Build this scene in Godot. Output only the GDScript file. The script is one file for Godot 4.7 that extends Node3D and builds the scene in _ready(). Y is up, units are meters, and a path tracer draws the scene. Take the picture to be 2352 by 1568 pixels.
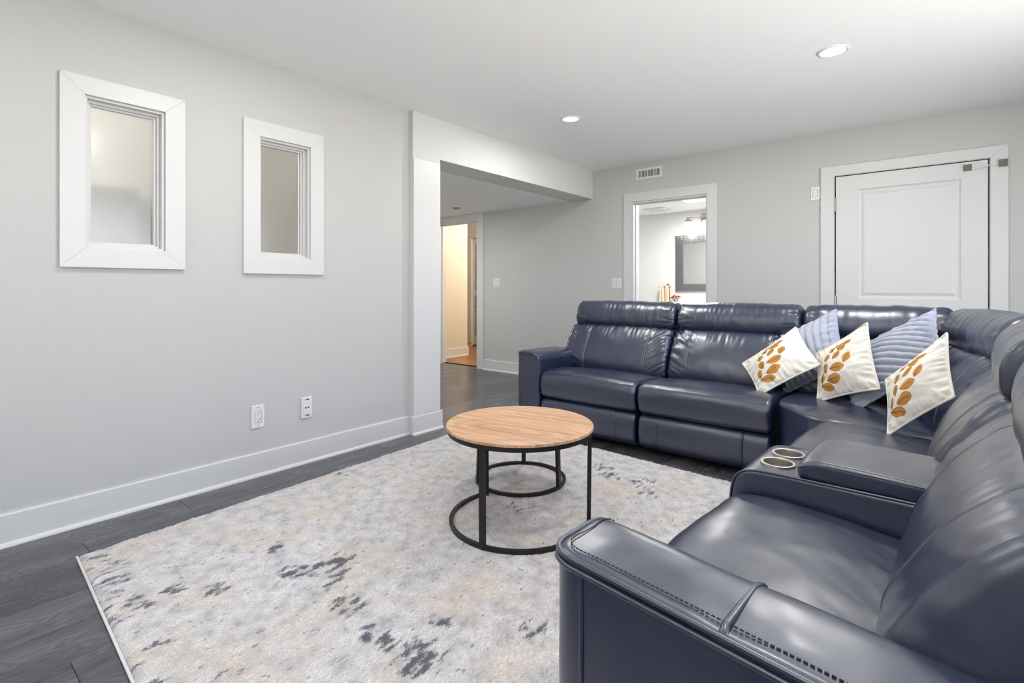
extends Node3D
# A basement lounge: pale grey walls, navy leather sectional, nesting round tables on an abstract rug.
# x runs away from the left wall, y is up, the back wall stands at z = -5.12.

var taken := {}
var M := {}
var lumps := FastNoiseLite.new()
var creases := FastNoiseLite.new()

# ------------------------------------------------------------------ main
func _ready() -> void:
	set_camera()
	set_environment()
	make_materials()
	for p in [Vector2(0.858, -3.42), Vector2(2.635, -3.38), Vector2(1.0, -1.08), Vector2(2.635, -1.08), Vector2(0.90, 1.05), Vector2(2.635, 1.05), Vector2(-1.75, -3.75)]:
		downlight(p)
	shell()
	main_floor()
	hall_and_stairs()
	bathroom()
	windows()
	door_right()
	rug()
	tables()
	sofa()
	pillows()
	wall_fittings()

func set_camera() -> void:
	var cam := Camera3D.new()
	cam.name = "camera"
	cam.projection = Camera3D.PROJECTION_FRUSTUM
	cam.near = 0.05
	cam.far = 60.0
	cam.size = 0.05 * 1568.0 / 1179.6
	cam.frustum_offset = Vector2(0.0, -0.05 * (784.0 - 659.7) / 1179.6)
	cam.position = Vector3(3.082, 1.11, 0.0)
	cam.rotation.y = deg_to_rad(39.561)
	add_child(cam)
	cam.current = true

func set_environment() -> void:
	var e := Environment.new()
	e.background_mode = Environment.BG_SKY
	var sky := Sky.new()
	var sm := ProceduralSkyMaterial.new()
	sm.sky_top_color = Color(0.62, 0.72, 0.86)
	sm.sky_horizon_color = Color(0.86, 0.89, 0.92)
	sm.ground_bottom_color = Color(0.93, 0.92, 0.90)
	sm.ground_horizon_color = Color(0.93, 0.92, 0.90)
	sky.sky_material = sm
	e.sky = sky
	e.background_energy_multiplier = 11.0
	e.tonemap_mode = Environment.TONE_MAPPER_LINEAR
	e.tonemap_exposure = 1.0
	e.sdfgi_enabled = true
	e.ssao_enabled = true
	e.ssil_enabled = true
	var w := WorldEnvironment.new()
	w.name = "world_environment"
	w.environment = e
	add_child(w)

func downlight(p: Vector2) -> void:
	var t := thing("recessed_downlight", "", "ceiling light", Vector3(p.x, 2.44 if p.x > 0.0 else 2.12, p.y), 0.0, "recessed ceiling downlights")
	var where: String = {true: "right", false: "left"}[p.x > 2.0]
	if p.x < 0.0:
		t.set_meta("label", "round recessed light in the alcove's low ceiling, hidden behind the post")
	elif p.y < -3.0:
		t.set_meta("label", "lit round recessed ceiling light nearest the sofa's " + ("right corner, above the door" if p.x > 2.0 else "left end, before the dropped beam"))
	else:
		t.set_meta("label", "lit round recessed ceiling light out of view in the " + where + " row, " + (("just above the frame" if p.y < 0.0 else "behind the camera")))
	obj("trim_ring", lathe([Vector2(0.062, 0.0), Vector2(0.062, -0.004), Vector2(0.068, -0.007), Vector2(0.078, -0.005), Vector2(0.081, 0.0)], 40), M.white_plastic, t)
	obj("diffuser", lathe([Vector2(0.0, -0.005), Vector2(0.04, -0.005), Vector2(0.0615, -0.0035), Vector2(0.0615, 0.0)], 40), M.lamp_glow, t)
	var l := AreaLight3D.new()
	l.name = "downlight_lamp"
	l.area_size = Vector2(0.12, 0.12)
	l.light_energy = (1.75 if p.y < -3.0 else 1.0 if p.y < 0.0 else 1.75) if p.x > 0.0 else 2.3
	l.light_color = Color(1.0, 0.995, 0.985)
	l.area_range = 14.0
	l.area_attenuation = 2.0
	l.shadow_enabled = true
	l.rotation_degrees.x = -90
	l.position = Vector3(0, -0.012, 0)
	t.add_child(l, true)

# ------------------------------------------------------------------ naming
func numbered(called: String) -> String:
	if not taken.has(called):
		taken[called] = 0
		return called
	taken[called] += 1
	return "%s_%03d" % [called, taken[called]]

func thing(called: String, label: String, category: String, at := Vector3.ZERO, turn := 0.0, group := "") -> Node3D:
	var o := Node3D.new()
	o.name = numbered(called)
	add_child(o, true)
	o.position = at
	o.rotation.y = turn
	tag(o, label, category, group)
	return o

func tag(o: Node, label: String, category := "", group := "") -> void:
	if label: o.set_meta("label", label)
	if category: o.set_meta("category", category)
	if group: o.set_meta("group", group)

func obj(called: String, mesh: Mesh, material: Material, parent: Node = self, at := Transform3D()) -> MeshInstance3D:
	var o := MeshInstance3D.new()
	o.name = numbered(called) if parent == self else part_name(called, parent)
	o.mesh = mesh
	o.material_override = material
	o.transform = at
	o.cast_shadow = GeometryInstance3D.SHADOW_CASTING_SETTING_ON
	parent.add_child(o, true)
	return o

func part_name(called: String, parent: Node) -> String:
	if not parent.has_node(called): return called
	var k := 1
	while parent.has_node("%s_%03d" % [called, k]): k += 1
	return "%s_%03d" % [called, k]

func struct(called: String, mesh: Mesh, material: Material, parent: Node = self, label := "") -> MeshInstance3D:
	var o := obj(called, mesh, material, parent)
	if parent == self: o.set_meta("kind", "structure")
	if label: o.set_meta("label", label)
	return o

# ------------------------------------------------------------------ materials
func paint(c: Color, rough := 0.6, spec := 0.5) -> StandardMaterial3D:
	var m := StandardMaterial3D.new()
	m.albedo_color = c
	m.roughness = rough
	m.metallic_specular = spec
	return m

func noise_tex(kind: int, freq: float, size := 512, octaves := 3, normal := false, strength := 4.0, sd := 3) -> NoiseTexture2D:
	var n := FastNoiseLite.new()
	n.noise_type = kind
	n.frequency = freq
	n.fractal_octaves = octaves
	n.seed = sd
	var t := NoiseTexture2D.new()
	t.width = size
	t.height = size
	t.seamless = true
	t.noise = n
	t.as_normal_map = normal
	t.bump_strength = strength
	return t

func triplanar_normal(m: StandardMaterial3D, tex: Texture2D, tile: float, scale: float) -> void:
	m.uv1_triplanar = true
	m.uv1_scale = Vector3.ONE / tile
	m.normal_enabled = true
	m.normal_texture = tex
	m.normal_scale = scale

func make_materials() -> void:
	lumps.noise_type = FastNoiseLite.TYPE_SIMPLEX_SMOOTH
	lumps.frequency = 1.0
	lumps.fractal_octaves = 2
	lumps.seed = 11
	creases.noise_type = FastNoiseLite.TYPE_SIMPLEX_SMOOTH
	creases.frequency = 1.0
	creases.fractal_octaves = 1
	creases.seed = 5
	M.wall = paint(Color(0.778, 0.777, 0.770), 0.75, 0.3)
	triplanar_normal(M.wall, noise_tex(FastNoiseLite.TYPE_SIMPLEX, 0.05, 512, 3, true, 2.0), 0.35, 0.12)
	M.wall_light = paint(Color(0.84, 0.84, 0.83), 0.7, 0.3)
	M.wall_cream = paint(Color(0.86, 0.83, 0.77), 0.75, 0.3)
	M.wall_bath = paint(Color(0.88, 0.88, 0.87), 0.7, 0.3)
	M.ceiling = paint(Color(0.955, 0.958, 0.957), 0.85, 0.2)
	M.trim = paint(Color(0.84, 0.84, 0.838), 0.4, 0.5)
	M.white_plastic = paint(Color(0.90, 0.90, 0.89), 0.4, 0.5)
	M.slot_dark = paint(Color(0.05, 0.05, 0.05), 0.6)
	M.grey_pad = paint(Color(0.47, 0.46, 0.44), 0.6)
	triplanar_normal(M.grey_pad, noise_tex(FastNoiseLite.TYPE_SIMPLEX, 0.3, 256, 1, true, 4.0), 0.02, 0.5)
	M.nickel = paint(Color(0.72, 0.70, 0.67), 0.28)
	M.nickel.metallic = 1.0
	M.steel = paint(Color(0.82, 0.80, 0.77), 0.36)
	M.steel.metallic = 1.0
	M.black_metal = paint(Color(0.13, 0.135, 0.15), 0.42)
	M.black_metal.metallic = 0.3
	M.lamp_glow = paint(Color(1, 1, 1), 0.4)
	M.lamp_glow.emission_enabled = true
	M.lamp_glow.emission = Color(1.0, 0.99, 0.97)
	M.lamp_glow.emission_energy_multiplier = 2.2
	M.shade_glow = paint(Color(1, 1, 1), 0.4)
	M.shade_glow.emission_enabled = true
	M.shade_glow.emission = Color(1.0, 0.98, 0.95)
	M.shade_glow.emission_energy_multiplier = 1.6
	# leather: navy, fine pebbled grain
	var grain := noise_tex(FastNoiseLite.TYPE_CELLULAR, 0.09, 512, 2, true, 5.0)
	M.leather = paint(Color(0.085, 0.127, 0.245), 0.33, 0.8)
	M.leather.clearcoat_enabled = true
	M.leather.clearcoat = 0.5
	M.leather.clearcoat_roughness = 0.26
	triplanar_normal(M.leather, grain, 0.07, 0.30)
	M.thread = paint(Color(0.16, 0.17, 0.21), 0.7)
	M.fleece_back = paint(Color(0.55, 0.55, 0.56), 0.95)
	M.black_cloth = paint(Color(0.06, 0.06, 0.07), 0.9)
	M.mirror = paint(Color(0.92, 0.92, 0.92), 0.03)
	M.mirror.metallic = 1.0
	M.frame_tile = paint(Color(0.52, 0.52, 0.53), 0.35)
	M.frame_tile.metallic = 0.7
	M.towel = paint(Color(0.90, 0.80, 0.68), 0.95)
	M.petal = paint(Color(0.80, 0.08, 0.06), 0.6)
	M.leaf = paint(Color(0.30, 0.42, 0.14), 0.6)
	M.pane = paint(Color(0.93, 0.95, 0.94, 0.04), 0.05)
	M.pane.transparency = BaseMaterial3D.TRANSPARENCY_ALPHA
	M.frosted = paint(Color(0.96, 0.96, 0.95, 0.0), 0.17)
	M.frosted.refraction_enabled = true
	M.frosted.refraction_scale = 0.05
	M.binding = paint(Color(0.83, 0.82, 0.83), 0.9)
	wood_materials()
	pillow_materials()

func hash01(a: float, b: float) -> float:
	var s := sin(a * 127.1 + b * 311.7) * 43758.5453
	return s - floor(s)

func wood_image(w: int, h: int, dark: Color, light: Color, streak: float, sd: int, rings: float, along := 1.0) -> Image:
	var fine := FastNoiseLite.new()
	fine.seed = sd
	fine.frequency = 1.0
	fine.fractal_octaves = 3
	var broad := FastNoiseLite.new()
	broad.seed = sd + 7
	broad.frequency = 1.0
	broad.fractal_octaves = 2
	var im := Image.create(w, h, false, Image.FORMAT_RGB8)
	for y in h:
		var b := float(y) / h
		for x in w:
			var a := float(x) / w
			var warp := broad.get_noise_2d(a * 1.6, b * 2.4 * along)
			var ring := 0.5 + 0.5 * sin((a * rings + warp * 5.5) * TAU)
			var f := fine.get_noise_2d(a * 46.0, b * 5.0 * along)
			var g := fine.get_noise_2d(a * 130.0 + 40.0, b * 9.0 * along)
			var v := clampf(0.5 + 0.26 * (ring - 0.5) + streak * f + 0.30 * g + 0.35 * warp, 0.0, 1.0)
			im.set_pixel(x, y, dark.lerp(light, v))
	return im

func wood_materials() -> void:
	var grey := wood_image(256, 900, Color(0.24, 0.243, 0.27), Color(0.445, 0.445, 0.475), 0.42, 21, 3.0)
	var gt := ImageTexture.create_from_image(grey)
	M.planks = []
	for k in 6:
		var m := paint(Color(1, 1, 1).darkened([0.0, 0.10, 0.04, 0.16, 0.07, 0.12][k]), 0.27, 0.5)
		m.albedo_texture = gt
		m.uv1_offset = Vector3(0.37 * k, 0.23 * k, 0)
		M.planks.append(m)
	var oak := wood_image(200, 640, Color(0.50, 0.33, 0.17), Color(0.72, 0.51, 0.29), 0.30, 33, 3.0)
	var ot := ImageTexture.create_from_image(oak)
	M.hall_planks = []
	for k in 4:
		var m := paint(Color(1, 1, 1).darkened([0.0, 0.12, 0.05, 0.18][k]), 0.32)
		m.albedo_texture = ot
		m.uv1_offset = Vector3(0.31 * k, 0.17 * k, 0)
		M.hall_planks.append(m)
	M.tread = paint(Color(0.58, 0.36, 0.17), 0.35)
	var top := wood_image(420, 500, Color(0.68, 0.51, 0.39), Color(0.90, 0.745, 0.60), 0.6, 57, 4.0, 0.22)
	M.table_wood = paint(Color(1, 1, 1), 0.45)
	M.table_wood.albedo_texture = ImageTexture.create_from_image(top)

# ------------------------------------------------------------------ mesh tools
class Tris:
	# a list of loose triangles, clockwise as seen from outside; smoothed across edges flatter than the crease angle
	var p := PackedVector3Array()
	var uv := PackedVector2Array()

	func tri(a: Vector3, b: Vector3, c: Vector3, ua := Vector2.ZERO, ub := Vector2.ZERO, uc := Vector2.ZERO) -> void:
		p.append(a); p.append(b); p.append(c)
		uv.append(ua); uv.append(ub); uv.append(uc)

	func quad(a: Vector3, b: Vector3, c: Vector3, d: Vector3, ua := Vector2(0, 0), ub := Vector2(1, 0), uc := Vector2(1, 1), ud := Vector2(0, 1)) -> void:
		tri(a, b, c, ua, ub, uc)
		tri(a, c, d, ua, uc, ud)

	func box(lo: Vector3, hi: Vector3, bev := 0.0) -> void:
		bev = minf(bev, 0.49 * minf(hi.x - lo.x, minf(hi.y - lo.y, hi.z - lo.z)))
		var c := (lo + hi) / 2
		var e := (hi - lo) / 2
		# corner points: for each of 8 corners three points, one on each face
		var first := p.size()
		for ax in 3:
			for s in [-1.0, 1.0]:
				var u := (ax + 1) % 3
				var v := (ax + 2) % 3
				var q := []
				for k in [[-1, -1], [1, -1], [1, 1], [-1, 1]]:
					var t := Vector3.ZERO
					t[ax] = s * e[ax]
					t[u] = k[0] * (e[u] - bev)
					t[v] = k[1] * (e[v] - bev)
					q.append(c + t)
				quad(q[0], q[1], q[2], q[3])
		if bev > 0.0:
			for ax in 3:   # edges parallel to ax
				var u := (ax + 1) % 3
				var v := (ax + 2) % 3
				for su in [-1.0, 1.0]:
					for sv in [-1.0, 1.0]:
						var q := []
						for k in [[-1, 0], [1, 0], [1, 1], [-1, 1]]:
							var t := Vector3.ZERO
							t[ax] = k[0] * (e[ax] - bev)
							t[u] = su * (e[u] - (bev if k[1] == 1 else 0.0))
							t[v] = sv * (e[v] - (0.0 if k[1] == 1 else bev))
							q.append(c + t)
						quad(q[0], q[1], q[2], q[3])
			for sx in [-1.0, 1.0]:
				for sy in [-1.0, 1.0]:
					for sz in [-1.0, 1.0]:
						var s := Vector3(sx, sy, sz)
						tri(c + s * (e - Vector3(0, bev, bev)), c + s * (e - Vector3(bev, 0, bev)), c + s * (e - Vector3(bev, bev, 0)))
		# turn every face of this convex box outwards
		for i in range(first, p.size(), 3):
			var n := (p[i + 2] - p[i]).cross(p[i + 1] - p[i])
			if n.dot((p[i] + p[i + 1] + p[i + 2]) / 3 - c) < 0:
				var t := p[i + 1]
				p[i + 1] = p[i + 2]
				p[i + 2] = t
				var t2 := uv[i + 1]
				uv[i + 1] = uv[i + 2]
				uv[i + 2] = t2

	func outward(first: int) -> void:
		# flips the triangles from `first` on if together they enclose their volume inside out
		var vol := 0.0
		var c := p[first]
		for i in range(first, p.size(), 3):
			vol += (p[i] - c).dot((p[i + 1] - c).cross(p[i + 2] - c))
		if vol > 0.0:
			for i in range(first, p.size(), 3):
				var t := p[i + 1]
				p[i + 1] = p[i + 2]
				p[i + 2] = t
				var t2 := uv[i + 1]
				uv[i + 1] = uv[i + 2]
				uv[i + 2] = t2

	func mesh(crease := 0.0) -> ArrayMesh:
		var nn := PackedVector3Array()
		nn.resize(p.size())
		for i in range(0, p.size(), 3):
			var n := (p[i + 2] - p[i]).cross(p[i + 1] - p[i])
			nn[i] = n; nn[i + 1] = n; nn[i + 2] = n
		var out := PackedVector3Array()
		out.resize(p.size())
		if crease > 0.0:
			var at := {}
			for i in p.size():
				var k := Vector3i((p[i] * 20000.0).round())
				if not at.has(k): at[k] = PackedInt32Array()
				at[k].append(i)
			var lim := cos(deg_to_rad(crease))
			for k in at:
				var ids: PackedInt32Array = at[k]
				for i in ids:
					var u := nn[i].normalized()
					var s := Vector3.ZERO
					for j in ids:
						if u.dot(nn[j].normalized()) > lim: s += nn[j]
					out[i] = s.normalized() if s.length() > 0.0 else u
		else:
			for i in p.size():
				out[i] = nn[i].normalized()
		var a := []
		a.resize(Mesh.ARRAY_MAX)
		a[Mesh.ARRAY_VERTEX] = p
		a[Mesh.ARRAY_NORMAL] = out
		a[Mesh.ARRAY_TEX_UV] = uv
		var m := ArrayMesh.new()
		m.add_surface_from_arrays(Mesh.PRIMITIVE_TRIANGLES, a)
		return m

func box_mesh(lo: Vector3, hi: Vector3, bev := 0.0) -> ArrayMesh:
	var t := Tris.new()
	t.box(lo, hi, bev)
	return t.mesh()

func boxes_mesh(list: Array, bev := 0.0) -> ArrayMesh:
	var t := Tris.new()
	for b in list: t.box(b[0], b[1], bev)
	return t.mesh()

func smooth_mesh(v: PackedVector3Array, idx: PackedInt32Array, uv := PackedVector2Array(), closed := true) -> ArrayMesh:
	# shared vertices, smooth all over
	if closed:
		var vol := 0.0
		var c := v[0]
		for i in range(0, idx.size(), 3):
			vol += (v[idx[i]] - c).dot((v[idx[i + 1]] - c).cross(v[idx[i + 2]] - c))
		if vol > 0.0:
			for i in range(0, idx.size(), 3):
				var t := idx[i + 1]
				idx[i + 1] = idx[i + 2]
				idx[i + 2] = t
	var n := PackedVector3Array()
	n.resize(v.size())
	for i in range(0, idx.size(), 3):
		var a := idx[i]
		var b := idx[i + 1]
		var c2 := idx[i + 2]
		var f := (v[c2] - v[a]).cross(v[b] - v[a])
		n[a] += f; n[b] += f; n[c2] += f
	for i in n.size(): n[i] = n[i].normalized()
	var arr := []
	arr.resize(Mesh.ARRAY_MAX)
	arr[Mesh.ARRAY_VERTEX] = v
	arr[Mesh.ARRAY_NORMAL] = n
	arr[Mesh.ARRAY_INDEX] = idx
	if uv.size() == v.size(): arr[Mesh.ARRAY_TEX_UV] = uv
	var m := ArrayMesh.new()
	m.add_surface_from_arrays(Mesh.PRIMITIVE_TRIANGLES, arr)
	return m

func lathe(prof: Array, n := 32, crease := 35.0) -> ArrayMesh:
	# prof: (radius, height) from axis outwards; closed by itself if it starts and ends on the axis
	var t := Tris.new()
	add_lathe(t, prof, n, Vector3.ZERO)
	return t.mesh(crease)

func add_lathe(t: Tris, prof: Array, n: int, at: Vector3, basis := Basis()) -> void:
	var first := t.p.size()
	for i in n:
		var a := TAU * i / n
		var b := TAU * (i + 1) / n
		for k in prof.size() - 1:
			var p: Vector2 = prof[k]
			var q: Vector2 = prof[k + 1]
			var p0 := at + basis * Vector3(cos(a) * p.x, p.y, sin(a) * p.x)
			var p1 := at + basis * Vector3(cos(b) * p.x, p.y, sin(b) * p.x)
			var q0 := at + basis * Vector3(cos(a) * q.x, q.y, sin(a) * q.x)
			var q1 := at + basis * Vector3(cos(b) * q.x, q.y, sin(b) * q.x)
			if p.x > 1e-6: t.tri(p0, p1, q0)
			if q.x > 1e-6: t.tri(p1, q1, q0)
	t.outward(first)

func tube(path: PackedVector3Array, r: float, sides := 8, closed := false) -> ArrayMesh:
	var t := Tris.new()
	add_tube(t, path, r, sides, closed)
	return t.mesh(60.0)

func add_tube(t: Tris, path: PackedVector3Array, r: float, sides := 8, closed := false, flat := 1.0) -> void:
	var first := t.p.size()
	var n := path.size()
	var rings := []
	var up := Vector3.UP
	for i in n:
		var d: Vector3
		if closed: d = path[(i + 1) % n] - path[(i - 1 + n) % n]
		else: d = path[mini(i + 1, n - 1)] - path[maxi(i - 1, 0)]
		d = d.normalized()
		if i == 0 and absf(d.dot(up)) > 0.9: up = Vector3.RIGHT
		var s := d.cross(up).normalized()
		up = s.cross(d).normalized()
		var ring := []
		for k in sides:
			var a := TAU * (k + 0.5) / sides
			ring.append(path[i] + (s * cos(a) * flat + up * sin(a)) * r)
		rings.append(ring)
	for i in (n if closed else n - 1):
		var j := (i + 1) % n
		for k in sides:
			var l := (k + 1) % sides
			t.quad(rings[i][k], rings[i][l], rings[j][l], rings[j][k])
	if not closed:
		for k in range(1, sides - 1):
			t.tri(rings[0][0], rings[0][k + 1], rings[0][k])
			t.tri(rings[n - 1][0], rings[n - 1][k], rings[n - 1][k + 1])
	t.outward(first)

func spline(pts: Array, step: float, closed := true) -> PackedVector2Array:
	# Catmull-Rom through the points, resampled to about `step`
	var n := pts.size()
	var out := PackedVector2Array()
	var total := n if closed else n - 1
	for i in total:
		var a: Vector2 = pts[(i - 1 + n) % n] if closed or i > 0 else pts[i]
		var b: Vector2 = pts[i]
		var c: Vector2 = pts[(i + 1) % n]
		var d: Vector2 = pts[(i + 2) % n] if closed or i + 2 < n else pts[(i + 1) % n]
		var k := maxi(1, int(ceil(b.distance_to(c) / step)))
		for j in k:
			var u := float(j) / k
			# centripetal-ish tangents, limited by the segment's length
			var l := b.distance_to(c)
			var t0 := (c - a).normalized() * l
			var t1 := (d - b).normalized() * l
			var u2 := u * u
			var u3 := u2 * u
			out.append(b * (2 * u3 - 3 * u2 + 1) + t0 * (u3 - 2 * u2 + u) + c * (-2 * u3 + 3 * u2) + t1 * (u3 - u2))
	if not closed: out.append(pts[n - 1])
	return out

func stations(lo: float, hi: float, step: float, extra := []) -> PackedFloat32Array:
	var a := []
	var n := int(ceil((hi - lo) / step))
	for i in n + 1: a.append(lerpf(lo, hi, float(i) / n))
	for e in extra:
		for d in [-0.012, -0.009, -0.007, -0.0055, -0.004, -0.002, 0.0, 0.002, 0.004, 0.0055, 0.007, 0.009, 0.012]: a.append(e + d)
	for e in [lo, hi]:
		for d in [0.002, 0.005, 0.010, 0.016, 0.024, 0.032]: a.append(e + (d if e == lo else -d))
	a.sort()
	var out := PackedFloat32Array()
	for v in a:
		if v >= lo - 1e-6 and v <= hi + 1e-6 and (out.is_empty() or v - out[-1] > 0.0008): out.append(v)
	return out

func loft(prof: PackedVector2Array, st: PackedFloat32Array, round_r: float, disp: Callable, puff := 0.0) -> ArrayMesh:
	# a cushion: the closed side profile (z, y) carried along x, its ends rounded off; disp(x, z, y, normal) moves the skin outwards
	var n := prof.size()
	var area := 0.0
	for i in n: area += prof[i].cross(prof[(i + 1) % n])
	var nr := PackedVector2Array()
	for i in n:
		var d := prof[(i + 1) % n] - prof[(i - 1 + n) % n]
		var q := Vector2(d.y, -d.x).normalized()
		nr.append(q if area > 0 else -q)
	var mid := Vector2.ZERO
	for q in prof: mid += q / n
	var v := PackedVector3Array()
	var lo := st[0]
	var hi := st[-1]
	for x in st:
		var d := minf(x - lo, hi - x)
		var inset := 0.0
		if d < round_r: inset = round_r - sqrt(maxf(0.0, round_r * round_r - (round_r - d) * (round_r - d)))
		for i in n:
			var q = prof[i] + nr[i] * (disp.call(x, prof[i].x, prof[i].y, nr[i]) - inset)
			v.append(Vector3(x, q.y, q.x))
	var idx := PackedInt32Array()
	var rows := st.size()
	for r in rows - 1:
		for i in n:
			var j := (i + 1) % n
			idx.append_array([r * n + i, r * n + j, (r + 1) * n + j, r * n + i, (r + 1) * n + j, (r + 1) * n + i])
	for side in 2:
		var base := 0 if side == 0 else (rows - 1) * n
		var x := lo if side == 0 else hi
		var prev := base
		for k in [0.8, 0.45]:
			var start := v.size()
			for i in n:
				var c := v[base + i]
				v.append(Vector3(x + (-puff if side == 0 else puff) * (1.0 - k * k), lerpf(mid.y, c.y, k), lerpf(mid.x, c.z, k)))
			for i in n:
				var j := (i + 1) % n
				if side == 0: idx.append_array([prev + i, start + j, prev + j, prev + i, start + i, start + j])
				else: idx.append_array([prev + i, prev + j, start + j, prev + i, start + j, start + i])
			prev = start
		v.append(Vector3(x + (-puff if side == 0 else puff), mid.y, mid.x))
		for i in n:
			var j := (i + 1) % n
			if side == 0: idx.append_array([prev + i, v.size() - 1, prev + j])
			else: idx.append_array([prev + i, prev + j, v.size() - 1])
	return smooth_mesh(v, idx)

func pad(outline: PackedVector2Array, spine_a: Vector2, spine_b: Vector2, y0: float, top: Callable, crown: float, edge: float, disp: Callable) -> ArrayMesh:
	# a block that stands on its plan outline (x, z); its top closes towards the line between spine_a and spine_b
	var n := outline.size()
	var v := PackedVector3Array()
	var rows := []
	for k in 15:
		var f := k / 14.0
		rows.append([1.0, f, 0.0])
	for k in range(1, 7):
		var a := PI / 2 * k / 6.0
		rows.append([1.0 - (1.0 - cos(a)) * edge, 1.0, sin(a)])
	for k in range(1, 19):
		rows.append([(1.0 - edge) * (1.0 - k / 18.0), 1.0, 1.0])
	for row in rows:
		for p in outline:
			var s := Geometry2D.get_closest_point_to_segment(p, spine_a, spine_b)
			var q: Vector2 = s.lerp(p, row[0])
			var yt: float = top.call(q.x, q.y)
			var y: float = lerpf(y0, yt - edge * 0.12, row[1]) + edge * 0.12 * row[2] + (crown * (1.0 - row[0] * row[0]) if row[2] >= 1.0 else 0.0)
			var w: Vector3 = Vector3(q.x, y, q.y)
			v.append(w + disp.call(w))
	var idx := PackedInt32Array()
	for r in rows.size() - 1:
		for i in n:
			var j := (i + 1) % n
			idx.append_array([r * n + i, r * n + j, (r + 1) * n + j, r * n + i, (r + 1) * n + j, (r + 1) * n + i])
	var c := Vector3.ZERO
	for i in n: c += v[i] / n
	v.append(c)
	for i in n: idx.append_array([(i + 1) % n, i, v.size() - 1])
	return smooth_mesh(v, idx)

func rounded_poly(pts: Array, r: Array, step := 0.012) -> PackedVector2Array:
	# a polygon with rounded corners, resampled
	var out := PackedVector2Array()
	var n := pts.size()
	for i in n:
		var a: Vector2 = pts[(i - 1 + n) % n]
		var b: Vector2 = pts[i]
		var c: Vector2 = pts[(i + 1) % n]
		var rr: float = r[i]
		var p := b + (a - b).normalized() * rr
		var q := b + (c - b).normalized() * rr
		var k := maxi(2, int(rr * 1.6 / step))
		for j in k + 1:
			var u := float(j) / k
			out.append(p.lerp(b, u).lerp(b.lerp(q, u), u))
		var nx: Vector2 = c + (b - c).normalized() * r[(i + 1) % n]
		var m := int(q.distance_to(nx) / step)
		for j in range(1, m): out.append(q.lerp(nx, float(j) / m))
	var clean := PackedVector2Array()
	for p in out:
		if clean.is_empty() or clean[-1].distance_to(p) > 0.0005: clean.append(p)
	return clean

func stitches(path: PackedVector3Array, pitch: float, r: float, fill := 0.62) -> ArrayMesh:
	# short thread dashes along a path
	var t := Tris.new()
	var left := 0.0
	var at := path[0]
	for i in range(1, path.size()):
		var d := path[i] - path[i - 1]
		var l := d.length()
		if l < 1e-6: continue
		d /= l
		var s := left
		while s < l:
			var a := path[i - 1] + d * s
			add_tube(t, PackedVector3Array([a, a + d * pitch * fill]), r, 5)
			s += pitch
		left = s - l
	return t.mesh()

# ------------------------------------------------------------------ the room
func wall(called: String, boxes: Array, mat: Material) -> MeshInstance3D:
	return struct(called, boxes_mesh(boxes), mat)

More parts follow.
